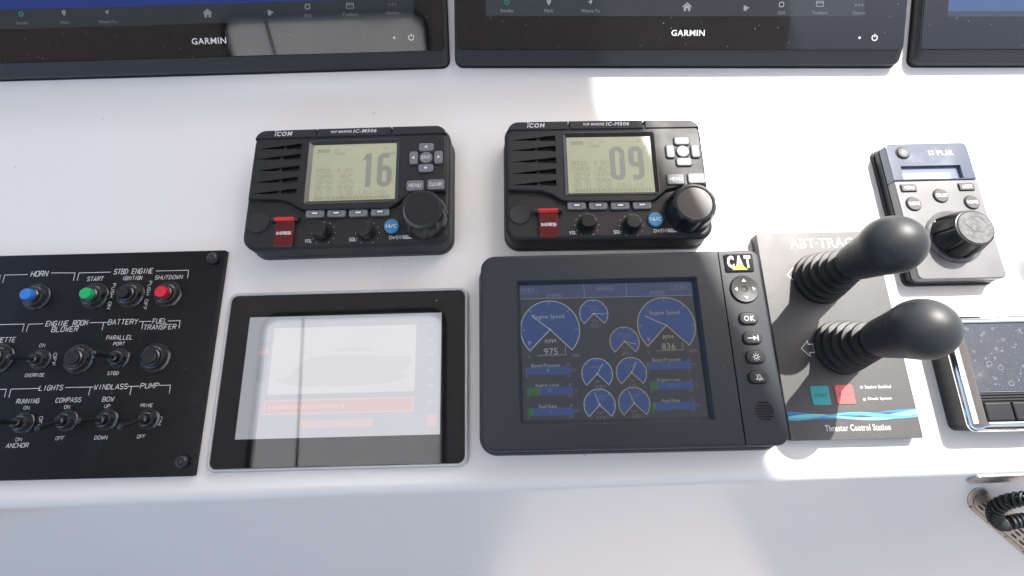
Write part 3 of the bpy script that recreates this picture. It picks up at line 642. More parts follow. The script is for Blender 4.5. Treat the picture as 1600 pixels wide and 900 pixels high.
# ------------------------------------------------------------------ touchscreen
def touchscreen():
    D = Dev('touchscreen', 'silver-rimmed touchscreen with a pale washed-out boat picture and red bar', 'touchscreen', LOW, (535, 594), 6, math.radians(-.5), (320, 440, 2.9024))
    pts = ((356, 459), (730, 449), (732, 729.5), (323, 738)); c = px_center(LOW, pts, 6); D.c = c; D.o.location = (c.x*S, c.y*S, 0); P = D.o
    W, H = 248.5, 175.5
    MB().loft([(rrect(0, 0, W, H, 9, 7), 0), (rrect(0, 0, W, H, 9, 7), 4.8), (rrect(0, 0, W-1, H-1, 8.6, 7), 5.8), (rrect(0, 0, W-2.6, H-2.6, 8, 7), 6.2), (rrect(0, 0, W-5.6, H-5.6, 7.0, 7), 6.0), (rrect(0, 0, W-6.2, H-6.2, 6.8, 7), 4)]).build('silver_bezel', ALU, P)
    MB().box(0, 0, W-6.8, H-6.8, 6.5, 3.5, 5.5, .3, 7, nb=2).build('cover_glass', mat('black_touch_glass', (.006, .007, .009), .03, 1.62, dust=.03, dscale=120), P)
    quad = [D.l(203, 160, 5.5), D.l(1073, 143, 5.5), D.l(1068, 697, 5.5), D.l(140, 712, 5.5)]
    x0 = (quad[0][0]+quad[3][0])/2; x1 = (quad[1][0]+quad[2][0])/2; y1 = (quad[0][1]+quad[1][1])/2; y0 = (quad[2][1]+quad[3][1])/2
    e = lambda n, c_, k=1.0: em('touch_'+n, c_, k, ior=2.0, rough=.03)  # glow raised to carry part of the milky overhead reflection
    so_ = MB().rect(x0, y0, x1, y1, 5.58).build('screen', e('ground', (.31, .32, .36)), P, smooth=0)
    w_, h_ = x1-x0, y1-y0; U = lambda u: x0+u*w_; V = lambda v: y1-v*h_
    R = lambda mb, u0, v0, u1, v1, z: mb.rect(U(u0), V(v1), U(u1), V(v0), z)
    a = MB(); R(a, .135, .10, .87, .655, 5.64); a.build('picture', e('picture', (.44, .44, .45)), so_, smooth=0)
    b = MB(); hull = [(.17, .545), (.18, .53), (.24, .50), (.27, .44), (.33, .36), (.40, .345), (.55, .34), (.72, .36), (.85, .37), (.85, .42), (.80, .50), (.84, .53), (.78, .57), (.60, .60), (.30, .595), (.21, .575)]
    b.flat([(U(u), V(v)) for u, v in reversed(hull)], 5.69); 
    for p in ([(.46, .29), (.54, .275), (.62, .29), (.66, .315), (.46, .31)],): b.flat([(U(u), V(v)) for u, v in reversed(p)], 5.69)
    b.stroke([(U(.24), V(.33)), (U(.36), V(.325))], .8, 5.7)
    for u in (.25, .275, .30, .33): b.stroke([(U(u), V(.33)), (U(u), V(.295))], .6, 5.71)
    b.stroke([(U(.285), V(.33)), (U(.285), V(.37))], .7, 5.72)
    b.build('boat_picture', e('boat', (.395, .395, .41)), so_, smooth=0)
    d = MB(); R(d, .13, .655, .87, .685, 5.65); d.build('picture_edge', e('edge', (.30, .305, .345)), so_, smooth=0)
    r = MB(); R(r, .125, .70, .865, .815, 5.64); rb = r.build('alarm_bar', e('alarm_line', (.47, .39, .39)), so_, smooth=0)
    r = MB(); R(r, .130, .708, .860, .807, 5.69); r.build('alarm_field', e('alarm', (.43, .29, .29)), so_, smooth=0)
    t = MB(); u = .15
    while u < .52:
        k = random.uniform(.006, .016); R(t, u, .742, u+k, .775, 5.74); u += k+.006
    t.build('alarm_lettering', e('alarm_text', (.47, .38, .38)), so_, smooth=0)
    o_ = MB(); R(o_, .31, .865, .67, .925, 5.66); o_.build('orange_label', e('orange', (.43, .34, .33)), so_, smooth=0)
    s_ = MB()
    for v in (.10, .22, .345, .475, .60, .73): R(s_, .93, v, .965, v+.022, 5.66)
    s_.build('menu_marks', e('marks', (.35, .36, .395)), so_, smooth=0)
    q = MB(); R(q, .93, .84, .985, .94, 5.66); R(q, .065, .28, .115, .315, 5.66); q.build('red_marks', e('redmark', (.43, .33, .33)), so_, smooth=0)
    g = MB(); R(g, .06, .225, .12, .24, 5.66); R(g, .07, .33, .115, .55, 5.66); g.build('slider', e('slider', (.27, .28, .32)), so_, smooth=0)
touchscreen()

# ------------------------------------------------------------------ engine display
def engine_display():
    zf = 30.0
    D = Dev('engine_display', 'charcoal engine display with blue dial gauges and a column of keys', 'display', LOW, (960, 550), zf, math.radians(-.7), (730, 380, 2.5712))
    pts = ((752, 402), (1183, 391.7), (1236, 683), (753, 716)); c = px_center(LOW, pts, zf); D.c = c; D.o.location = (c.x*S, c.y*S, 0); P = D.o
    W, H = 279.0, 187.0; L_, R_ = -W/2, W/2
    MB().box(0, -2.5, W+7, H+5, 17, 0, 9, 4, 8, nb=4).build('rear_flange', mat('dark_flange', (.030, .031, .034), .38), P)
    gx = (D.l(1003, 30)[0]+D.l(1125, 820)[0])/2 
    wx0, wx1 = (D.l(195, 150)[0]+D.l(212, 742)[0])/2, (D.l(920, 133)[0]+D.l(1000, 705)[0])/2
    wy1, wy0 = (D.l(195, 150)[1]+D.l(920, 133)[1])/2, (D.l(212, 742)[1]+D.l(1000, 705)[1])/2
    wl = gx-.6-L_; cx = (L_+gx-.6)/2; rr = (1.5, 14, 14, 1.5); b = 3.0; rings = [(rrect(cx-1, 0, wl+2, H+4, (1.6, 16, 16, 1.6), 7), 5), (rrect(cx, 0, wl, H, rr, 7), zf-b)]
    for k in range(1, 5):
        a = k/4*math.pi/2; i = b*(1-math.cos(a)); rings.append((rrect(cx+ (i*.5), 0, wl-i, H-2*i, [max(.3, q-i) for q in rr], 7), zf-b+b*math.sin(a)))
    wcx, wcy, ww, wh = (wx0+wx1)/2, (wy0+wy1)/2, wx1-wx0, wy1-wy0
    rings += [(rrect(wcx, wcy, ww, wh, 1.0, 7), zf), (rrect(wcx, wcy, ww-1.2, wh-1.2, .8, 7), zf-.5), (rrect(wcx, wcy, ww-7, wh-7, .5, 7), zf-5.0), (rrect(wcx, wcy, ww-7.4, wh-7.4, .5, 7), zf-7)]
    MB().loft(rings, True, False).build('housing', CATM, P)
    # key strip
    sl_, sx = R_-gx-.6, (gx+.6+R_)/2; mb = MB(); rs = (9, 1.5, 1.5, 12); R2 = [(rrect(sx+1, 0, sl_+2, H+4, (11, 1.6, 1.6, 14), 7), 5), (rrect(sx, 0, sl_, H, rs, 7), zf-b)]
    for k in range(1, 5):
        a = k/4*math.pi/2; i = b*(1-math.cos(a)); R2.append((rrect(sx-i*.5, 0, sl_-i, H-2*i, [max(.3, q-i) for q in rs], 7), zf-b+b*math.sin(a)))
    mb.loft(R2); sxp, syp = D.l(1193, 674); ct = MB()
    for k in range(-3, 4):
        yy = k*2.5; hw = math.sqrt(max(0, 8.9**2-yy*yy)); ct.prism(rrect(sxp, syp+yy, 2*hw, 1.05, .4, 2), zf-3, zf+3)
    mb.cut(ct); mb.build('key_strip', CATM, P, smooth=28)
    MB().flat(circ(sxp, syp, 10, 28), zf-2.6).build('slot_backing', BLK, P, smooth=0)  # plain black disc behind the slots
    # screen
    e = lambda n, c_, k=1.0: em('engine_'+n, c_, k, 1.5, .16)
    zs = zf-6.0
    so_ = MB().rect(wcx-ww/2+3, wcy-wh/2+3, wcx+ww/2-3, wcy+wh/2-3, zs).build('screen', e('ground', (.028, .032, .042)), P, smooth=0)  # ground glow includes the grey haze reflected on the screen
    X = lambda zx, zy: D.l(zx, zy, zs)
    blue, wl_, ye, gn, dimw, dimy = [Multi() for _ in range(6)]
    bar = MB(); a = X(203, 176); b2 = X(912, 157); c2 = X(912, 208); ytop = wcy+wh/2-3.2; ybar = (X(205, 226)[1]+X(905, 208)[1])/2
    bar.rect(wcx-ww/2+3.1, ybar, wcx+ww/2-3.1, ytop, zs+.08)
    bar.build('title_bar', e('title', (.035, .05, .105)), so_, smooth=0)
    wl_.stroke([(wcx-ww/2+3.2, ybar), (wcx+ww/2-3.2, ybar)], .35, zs+.16)
    for zx in (470, 640): p = X(zx, 200); wl_.stroke([(p[0], ybar), (p[0], ytop)], .35, zs+.17)
    kx = D.k(560, 420, zs)[0]
    def gauge(zx, zy, zr, line, txt, ang, small):
        x, y = X(zx, zy); r = zr*kx; arc = [(x+r*math.cos(math.radians(q)), y+r*math.sin(math.radians(q))) for q in range(-45, 226, 9)]
        line.group(); blue.flat([(x, y)]+arc, zs+.1); line.stroke([(x, y)]+arc, .75 if small else .9, zs+.18, True)
        for q in range(0, 181, 45):
            ra = math.radians(q); line.stroke([(x+r*.84*math.cos(ra), y+r*.84*math.sin(ra)), (x+r*.97*math.cos(ra), y+r*.97*math.sin(ra))], .4, zs+.2)
        ra = math.radians(ang); line.stroke([(x, y), (x+r*.80*math.cos(ra), y+r*.80*math.sin(ra))], .7 if small else .9, zs+.22); line.flat(circ(x, y, 1.1, 10), zs+.24); line.group(False)
    def tx(mb, t, zx, zy, zw, zh): D.text(mb, t, zx, zy, zw, zh, zs+.3, h=zs)
    gauge(333, 347, 120, wl_, '', 141, False); gauge(800, 330, 117, ye, '', 154, False)
    gauge(508, 283, 58, wl_, '', -3, True); gauge(632, 395, 59, ye, '', -14, True); gauge(522, 525, 61, wl_, '', 58, True)
    gauge(660, 520, 60, ye, '', 62, True); gauge(532, 650, 61, wl_, '', 110, True); gauge(671, 643, 61, ye, '', 112, True)
    tx(wl_, 'Engine Speed', 327, 297, 124, 20); tx(wl_, 'RPM', 335, 394, 44, 15); tx(wl_, '975', 336, 435, 56, 26); tx(wl_, 'P', 252, 402, 12, 15); tx(dimw, '0', 248, 457, 9, 11); tx(dimw, '3000', 437, 451, 34, 11)
    wl_.stroke([X(283, 452), X(396, 448), X(394, 415)], .4, zs+.25)
    tx(ye, 'Engine Speed', 793, 281, 120, 20); tx(ye, 'RPM', 807, 377, 42, 15); tx(ye, '836', 809, 415, 54, 26); tx(ye, 'S', 728, 386, 12, 15); tx(dimy, '0', 727, 438, 9, 11); tx(dimy, '3000', 908, 432, 32, 11)
    ye.stroke([X(757, 433), X(867, 428), X(865, 396)], .4, zs+.25)
    for t, zx, zy, m_ in (('27.2', 512, 329, dimw), ('28.6', 636, 441, dimy), ('318', 528, 577, dimw), ('316', 664, 571, dimy), ('111', 537, 701, dimw), ('108', 677, 692, dimy)):
        tx(m_, t, zx, zy, 28, 13); m_.stroke([X(zx-22, zy+9), X(zx+24, zy+8), X(zx+24, zy-8)], .3, zs+.25)
    for t, zx, zy, m_ in (('Battery', 505, 255, dimw), ('Volts', 511, 266, dimw), ('Battery', 630, 366, dimy), ('Volts', 634, 377, dimy), ('Gear Prs', 519, 497, dimw), ('Gear Prs', 657, 491, dimy), ('Coolant', 538, 614, dimw), ('Temp', 541, 626, dimw), ('Coolant', 674, 610, dimy), ('Temp', 676, 622, dimy), ('Volts', 512, 311, dimw), ('PSI', 524, 557, dimw), ('PSI', 661, 551, dimy), ('Deg F', 534, 681, dimw), ('Deg F', 672, 674, dimy), ('Volts', 635, 422, dimy)):
        tx(m_, t, zx, zy, len(t)*6.2, 9)
    for k, (t, v, g_) in enumerate((('Boost Pressure', '1', 0), ('Engine Load', '27', .27), ('Fuel Rate', '4', .11))):
        for side in (0, 1):
            x0z, x1z, yz = ((237, 417, 514), (241, 425, 595), (245, 428, 678))[k] if side == 0 else ((724, 900, 491), (735, 908, 573), (744, 918, 655))[k]
            p0, p1 = X(x0z, yz+11), X(x1z, yz-11)
            ya, yb_ = (X(x0z, yz)[1]+X(x1z, yz-2)[1])/2-3.6, (X(x0z, yz)[1]+X(x1z, yz-2)[1])/2+3.6
            blue.rect(p0[0], ya, p1[0], yb_, zs+.1)
            gg = g_ if side == 0 else (0, .17, .08)[k]
            m_ = dimw if side == 0 else dimy
            if gg: gn.rect(p0[0], ya, p0[0]+(p1[0]-p0[0])*gg, yb_, zs+.16); m_.stroke([(p0[0]+(p1[0]-p0[0])*gg, ya), (p0[0]+(p1[0]-p0[0])*gg, yb_)], .3, zs+.2)
            else: m_.stroke([(p0[0], ya), (p0[0], yb_)], .35, zs+.2)
            tx(wl_ if side == 0 else ye, t, (x0z+x1z)/2-12, yz-23, (114, 92, 72)[k], 14); tx(m_, v if side == 0 else ('0', '17', '5')[k], (x0z+x1z)/2-2, yz-2, 7 if len(v) < 2 else 16, 11)
            tx(m_, 'P' if side == 0 else 'S', x1z-10, yz-25, 9, 12); tx(m_, '0', x0z+4, yz+23, 7, 9); tx(m_, '100', x1z-10, yz+19, 16, 9); tx(m_, ('PSI', '%', 'GPH')[k], x1z+12, yz-5, (18, 10, 22)[k], 9)
    tx(dimw, 'PORT', 243, 190, 54, 16); tx(dimw, 'AHEAD', 349, 210, 66, 16); tx(dimw, 'BRIDGE', 554, 182, 70, 17); tx(dimw, 'AHEAD', 761, 198, 62, 16); tx(dimw, 'STBD', 856, 175, 54, 16)
    dimw.stroke([X(207, 203), X(282, 200), X(283, 178)], .3, zs+.2); dimw.stroke([X(819, 166), X(819, 188), X(893, 185)], .3, zs+.2)
    blue.build('gauge_face', e('blue', (.025, .05, .15)), so_, smooth=0); wl_.build('port_reading', e('white', (.21, .25, .29)), so_, smooth=0); ye.build('starboard_reading', e('yellow', (.21, .21, .125)), so_, smooth=0)
    dimw.build('port_small_print', e('dimwhite', (.12, .14, .18)), so_, smooth=0); dimy.build('starboard_small_print', e('dimyellow', (.12, .12, .08)), so_, smooth=0); gn.build('green_bar', e('green', (.018, .09, .03)), so_, smooth=0)
    # badge
    x, y = D.l(1090, 80); MB().box(x, y, 28.5, 19, 2, zf-.3, zf+1.2, .6, 4).build('badge', mat('badge_black', (.006, .006, .007), .12), P)
    t = MB(); put_text(t, 'CAT', x, y+.9, 23.5, 13.2, zf+1.3, bold=.05); t.build('badge_lettering', WHT, P, smooth=0)
    t = MB(); t.flat([(x-7.6, y-7.4), (x+7.6, y-7.4), (x, y+.4)], zf+1.42); t.build('badge_triangle', mat('yellow_print', (.85, .52, .01), .4), P, smooth=0)
    # keys
    s_ = Multi(); x, y = D.l(1112, 186)
    MB().lathe(x, y, [(14.3, zf-1), (14.3, zf+.1)], 40).build('key_groove', BLK, P)
    MB().lathe(x, y, [(13.5, zf-.6), (13.5, zf+1.6), (12.9, zf+2.2), (7.5, zf+1.6), (3.0, zf+1.3), (2.2, zf+.5)], 44).build('cursor_pad', CATK, P)
    for q in range(4):
        a = q*math.pi/2; t1 = Vector((math.cos(a), math.sin(a))); n1 = Vector((-t1.y, t1.x)); p = Vector((x, y))+t1*8.6
        s_.flat([tuple(p+t1*1.7), tuple(p+n1*2.2-t1*1.2), tuple(p-n1*2.2-t1*1.2)], zf+2.35)
    for k, (zx, zy) in enumerate(((1132, 302), (1147, 381), (1160, 457), (1172, 538))):
        x, y = D.l(zx, zy, zf+2)
        MB().box(x, y, 19.6, 12.8, 6, zf-1, zf+.12, .1, 6, nb=1).build('key_groove', BLK, P)
        MB().box(x, y, 18.0, 11.2, 5.2, zf-.5, zf+2.6, 1.2, 6).build('key', CATK, P); zt = zf+2.72; f = .64
        if k == 0: put_text(s_, 'OK', x, y, 10.2, 5.3, zt, bold=.015)
        elif k == 1: s_.group(); s_.stroke([(x-5, y), (x+2.6, y)], 1., zt); s_.flat([(x+4, y), (x+.3, y+2.4), (x+.3, y-2.4)], zt+.03); s_.stroke([(x+4.7, y-2.7), (x+4.7, y+2.7)], .9, zt)
        elif k == 2:
            s_.group(); s_.stroke(circ(x, y, 1.6, 16), .7, zt, True)
            for q in range(8): a = q*math.pi/4; s_.stroke([(x+2.5*math.cos(a), y+2.5*math.sin(a)), (x+3.7*math.cos(a), y+3.7*math.sin(a))], .6, zt)
        else:
            s_.group(); s_.stroke([(x+f*a_, y+f*b_) for a_, b_ in ((-4.6, -3), (-2.6, -1), (-2.2, 2), (0, 4), (2.2, 2), (2.6, -1), (4.6, -3))], .75, zt, True); s_.flat(circ(x, y-2.8, .7, 8), zt); s_.stroke([(x-3, y+2.6), (x+3, y-3)], .5, zt+.04)
    s_.build('key_symbol', mat('key_print', (.55, .55, .55), .5), P, smooth=0)
engine_display()

# ------------------------------------------------------------------ thruster station: plate and two levers
THP = mat('speckled_charcoal', (.017, .0173, .0185), .5, 1.85, grain=.8, gscale=1400, dust=.05, bump=.25)
def thruster():
    zf = 12.0
    D = Dev('thruster_station', 'speckled charcoal thruster control plate carrying two black joystick levers', 'control panel', LOW, (1310, 525), zf, math.radians(-.7), (1150, 440, 1.9556))
    pts = ((1179, 364), (1363, 362), (1445, 683), (1239.5, 690.5)); c = px_center(LOW, pts, zf); D.c = c; D.o.location = (c.x*S, c.y*S, 0); P = D.o
    W, H = 123.5, 208.0
    MB().box(0, 0, W, H, 1.5, 0, zf, .5, 3, nb=2).build('plate', THP, P)
    t = Multi(); Lz = lambda x, y, h=zf: ((D.fr.at(x, y, h)-D.c).x, (D.fr.at(x, y, h)-D.c).y)
    a = Lz(1277, 380); put_text(t, 'ABT·TRAC', a[0]+3, a[1], 66, 10.5, zf+.15, bold=0); D.text(t, 'Thruster Control Station', 372, 446, 200, 20, bold=.014)
    D.text(t, 'Station Enabled', 433, 321, 80, 10, bold=.01); D.text(t, 'Check System', 439, 358, 74, 11, bold=.01)
    for zx, zy in ((383, 323), (392, 360)): x, y = D.l(zx, zy); t.flat(circ(x, y, 1.3, 12), zf+.15)
    for px, py in ((1238, 430), (1262, 545)):
        x, y = Lz(px, py); s_ = 6.6
        t.stroke([(x-s_*.9, y), (x+.2*s_, y+1.15*s_), (x+.2*s_, y+.62*s_), (x+.95*s_, y+.62*s_), (x+.95*s_, y-.62*s_), (x+.2*s_, y-.62*s_), (x+.2*s_, y-1.15*s_)], .75, zf+.15, True)
    t.build('lettering', WHT, P, smooth=0)
    for zx, zy, m_, txt in ((257, 348, mat('teal_key', (.03, .38, .40), .35), 'START'), (332, 345, mat('coral_key', (.72, .13, .13), .35), 'STOP')):
        x, y = D.l(zx, zy); MB().box(x, y, 17.4, 18, 1.6, zf-.2, zf+.8, .3, 3).build('membrane_key', m_, P)
        k_ = MB(); put_text(k_, txt, x, y, 13, 3.6, zf+.9, bold=.005); k_.build('key_lettering', mat('key_ink', (.02, .10, .11) if txt == 'START' else (.55, .05, .06), .5), P, smooth=0)
    # wave band
    y0 = D.l(372, 415)[1]; x0, x1 = -W/2+.6, W/2-.6
    def wave(name, m_, f0, f1, z):
        mb = MB(); n = 48; vs_ = []
        for i in range(n+1):
            u = i/n; x = x0+(x1-x0)*u; a_, b_ = f0(u), f1(u)
            if b_-a_ < .15: b_ = a_+.15
            vs_ += [(x, y0+a_, z), (x, y0+b_, z)]
        mb.add(vs_, [(2*i, 2*i+2, 2*i+3, 2*i+1) for i in range(n)]); mb.build(name, m_, P, smooth=0)
    sn = math.sin
    wave('wave_band', mat('wave_blue', (.03, .22, .55), .4), lambda u: 1.5+2.6*sn(u*7.2+2.4), lambda u: 4.5+2.4*sn(u*6.0+2.0), zf+.12)
    wave('wave_band', mat('wave_aqua', (.22, .62, .62), .4), lambda u: -2.2+2.6*sn(u*6.4+.3)+3*u, lambda u: .6+2.9*sn(u*6.8+.5)+3.4*u, zf+.18)
    wave('wave_band', mat('wave_sky', (.10, .42, .68), .4), lambda u: .6+2.2*sn(u*8+4.2), lambda u: 2.8+2.2*sn(u*7.4+4.0), zf+.24)
    # levers (each tilts on its own: a thing apart)
    for k, (px, py) in enumerate(((1279, 436), (1312, 543))):
        lb = ('upper black joystick lever with ribbed rubber boot on the thruster plate', 'lower black joystick lever, nearer the start and stop keys of the thruster plate')[k]
        c = LOW.at(px, py, zf); o = bpy.data.objects.new('joystick_lever', None); C.objects.link(o); o.location = (c.x*S, c.y*S, (zf+.02)*S)
        tag(o, lb, 'lever', 'two thruster levers')
        pr = [(25.5, 0), (26.5, 2), (26, 5)]; z = 6
        for i in range(5):
            r = 24.6-2.35*i; pr += [(r-2.6, z), (r-3.0, z+1.6), (r-.6, z+5.0), (r, z+6.6), (r-.5, z+8.2)]; z += 9.4
        pr += [(13.4, z), (12.4, z+4), (12, z+7)]
        MB().lathe(0, 0, pr, 48).build('rubber_boot', RUB, o, smooth=50)
        zb = z+1.0; hp = [(12.6, zb), (16.0, zb+.6), (17.0, zb+2.0), (17.6, zb+5), (19.6, zb+18), (21.4, zb+29), (21.9, zb+32), (21.7, zb+32.6), (22.5, zb+33.2)]
        cz = zb+44; rb = 24.2
        for a in range(-20, 91, 5): hp.append((max(.3, rb*math.cos(math.radians(a))), cz+rb*math.sin(math.radians(a))))
        MB().lathe(0, 0, hp, 56).build('handle', mat('matt_handle', (.022, .024, .028), .47, bump=.05, dust=.015), o, smooth=45)
thruster()

# ------------------------------------------------------------------ camera joystick unit
def camera_control():
    zf = 20.0
    D = Dev('camera_controller', 'grey camera controller with a big black turning knob, in full sun', 'controller', LOW, (1478, 330), zf, math.radians(-.8), (1360, 210, 3.6))
    pts = ((1378, 224.5), (1503.8, 223), (1579.8, 431), (1441.7, 439.7)); c = px_center(LOW, pts, zf); D.c = c; D.o.location = (c.x*S, c.y*S, 0); P = D.o
    W, H = 88.5, 154.5
    MB().box(0, 0, W+4, H+4, 7, 0, 3.5, .8, 5).build('gasket', RUB, P)
    MB().box(0, 0, W+1, H+1, 6, 3.2, 10.5, .8, 5).build('rear_case', KNOB, P); MB().loft([(rrect(0, 0, W-.8, H-.8, 5, 5), 10.3), (rrect(0, 0, W-.8, H-.8, 5, 5), 11.4)]).build('seam', BLK, P)
    yd = (D.l(130, 262)[1]+D.l(598, 253)[1])/2
    FG = mat('silver_grey_face', (.15, .153, .16), .4, 1.7, metal=.2, dust=.06, smudge=.1)
    FB = mat('sky_tinted_face', (.10, .12, .155), .12, 1.6, metal=.35, dust=.1, smudge=.25)  # reflected sky blue mixed into the gloss face colour
    hb = yd+H/2; MB().box(0, -H/2+hb/2-.15, W, hb-.3, (.5, .5, 5, 5), 11.2, zf, 1.4, 5).build('lower_face', FG, P)
    ht = H/2-yd; wx0, wx1 = (D.l(172, 178)[0]+D.l(185, 250)[0])/2, (D.l(505, 172)[0]+D.l(525, 242)[0])/2
    wy1, wy0 = (D.l(172, 178)[1]+D.l(505, 172)[1])/2, (D.l(185, 252)[1]+D.l(525, 244)[1])/2
    rs = (5, 5, .5, .5); cy = H/2-ht/2+.15; R = [(rrect(0, cy, W, ht-.3, rs, 5), 11.2), (rrect(0, cy, W, ht-.3, rs, 5), zf-1.2), (rrect(0, cy, W-.8, ht-1.1, rs, 5), zf-.3), (rrect(0, cy, W-2, ht-2.3, rs, 5), zf)]
    wc = ((wx0+wx1)/2, (wy0+wy1)/2); ww, wh = wx1-wx0, wy1-wy0
    R += [(rrect(*wc, ww, wh, .5, 5), zf), (rrect(*wc, ww, wh, .5, 5), zf-4)]
    MB().loft(R, True, False).build('upper_face', FB, P)
    w_ = MB().rect(wc[0]-ww/2+.1, wc[1]-wh/2+.1, wc[0]+ww/2-.1, wc[1]+wh/2-.1, zf-3.6).build('window', mat('window_blue', (.16, .20, .28), .15), P, smooth=0)
    MB().rect(wc[0]-ww/2+1.5, wc[1]-wh/2+.4, wc[0]+ww*.34, wc[1]+wh*.05, zf-3.45).build('lit_strip', mat('lcd_pale', (.78, .80, .70), .4), w_, smooth=0)
    x, y = D.l(180, 106)
    MB().lathe(x, y, [(7.4, zf-.5), (7.4, zf+.4), (6.6, zf+.6)], 28).build('button_ring', BLK, P); MB().lathe(x, y, [(6.2, zf-.5), (6.2, zf+1.4), (5.4, zf+2)], 28).build('power_button', KEYG, P)
    t = Multi(); t.group(); t.stroke([(x+1.9*math.cos(math.radians(q)), y+1.9*math.sin(math.radians(q))) for q in range(120, 421, 25)], .5, zf+2.1); t.stroke([(x, y+.4), (x, y+2.6)], .5, zf+2.1); t.group(False)
    D.text(t, 'FLIR', 419, 103, 92, 27, bold=.02); x, y = D.l(340, 104)
    for q in range(4):
        a = math.pi/4+q*math.pi/2; t1 = Vector((math.cos(a), math.sin(a))); n1 = Vector((-t1.y, t1.x)); p = Vector((x, y))+t1*2.2
        t.flat([tuple(p+n1*1.3-t1*.5), tuple(p-n1*1.3-t1*.5), tuple(p-n1*.5+t1*1.1), tuple(p+n1*.9+t1*1.1)], zf+.15)
    for txt, zx, zy, w2, h2 in (('MENU', 217, 301, 84, 38), ('USER', 542, 294, 84, 38)):
        x, y = D.l(zx, zy, zf+1); k = D.k(zx, zy)
        MB().box(x, y, w2*k[0]+1.6, h2*k[1]+1.6, 1.8, zf-.5, zf+.15, .1, 3, nb=1).build('key_groove', BLK, P); MB().box(x, y, w2*k[0], h2*k[1], 1.2, zf-.3, zf+1.6, .6, 3).build('key', KEYG, P)
        stroke_text(t, txt, x, y, 9.5, 3.3, zf+1.75, .18)
    for txt, zx, zy in (('SCENE', 246, 390), ('COLOR', 398, 344), ('HOME', 574, 381)):
        x, y = D.l(zx, zy, zf+1)
        MB().lathe(x, y, [(8.2, zf-.5), (8.2, zf+.2)], 30).build('key_groove', BLK, P); MB().lathe(x, y, [(7.5, zf-.3), (7.5, zf+1.1), (6.9, zf+1.7)], 30).build('round_key', KEYG, P)
        stroke_text(t, txt, x, y, 11, 3.1, zf+1.82, .18)
    t.build('lettering', WHT, P, smooth=0)
    x, y = D.l(478, 572, zf+2)
    MB().lathe(x, y, [(28.5, zf-.5), (28.5, zf+1.0), (27, zf+2.0), (25.5, zf+2)], 52).build('knob_skirt', mat('skirt_grey', (.10, .10, .105), .3), P)  # skirt grey lightened to paint a lit rim
    nf = 8; md = lambda k, a: 1-.10*(1 if math.cos(nf*a) > .78 else 0)*(1 if k in (1, 2, 3) else 0)
    kb = MB().lathe(x, y, [(24.5, zf+1.8), (24.3, zf+2.6), (23.0, zf+12), (20.0, zf+21), (18.6, zf+23.6), (17.4, zf+24)], 112, md).build('turning_knob', KNOB, P)
    MB().lathe(x, y, [(16.8, zf+23.5), (16.8, zf+24.5), (16.2, zf+24.9)], 44).build('knob_cap', mat('lit_grey_cap', (.09, .09, .092), .42, grain=.45, gscale=260, dust=.1), kb)  # cap grey lifted above the knob black for a sunlit top
    a = MB(); a.stroke([(x-2, y+11), (x+7, y+11), (x+11, y+4)], .9, zf+25.05); a.stroke([(x-9, y+4), (x-4, y-3), (x+2, y-5)], .9, zf+25.05); a.stroke([(x-3, y+5), (x+4, y+1), (x-1, y-1), (x+5, y-6)], .8, zf+25.05); a.build('knob_mark', mat('worn_mark', (.07, .07, .07), .5), kb, smooth=0)
KEYG = mat('grey_rubber_key', (.07, .07, .075), .45, dust=.05)
camera_control()

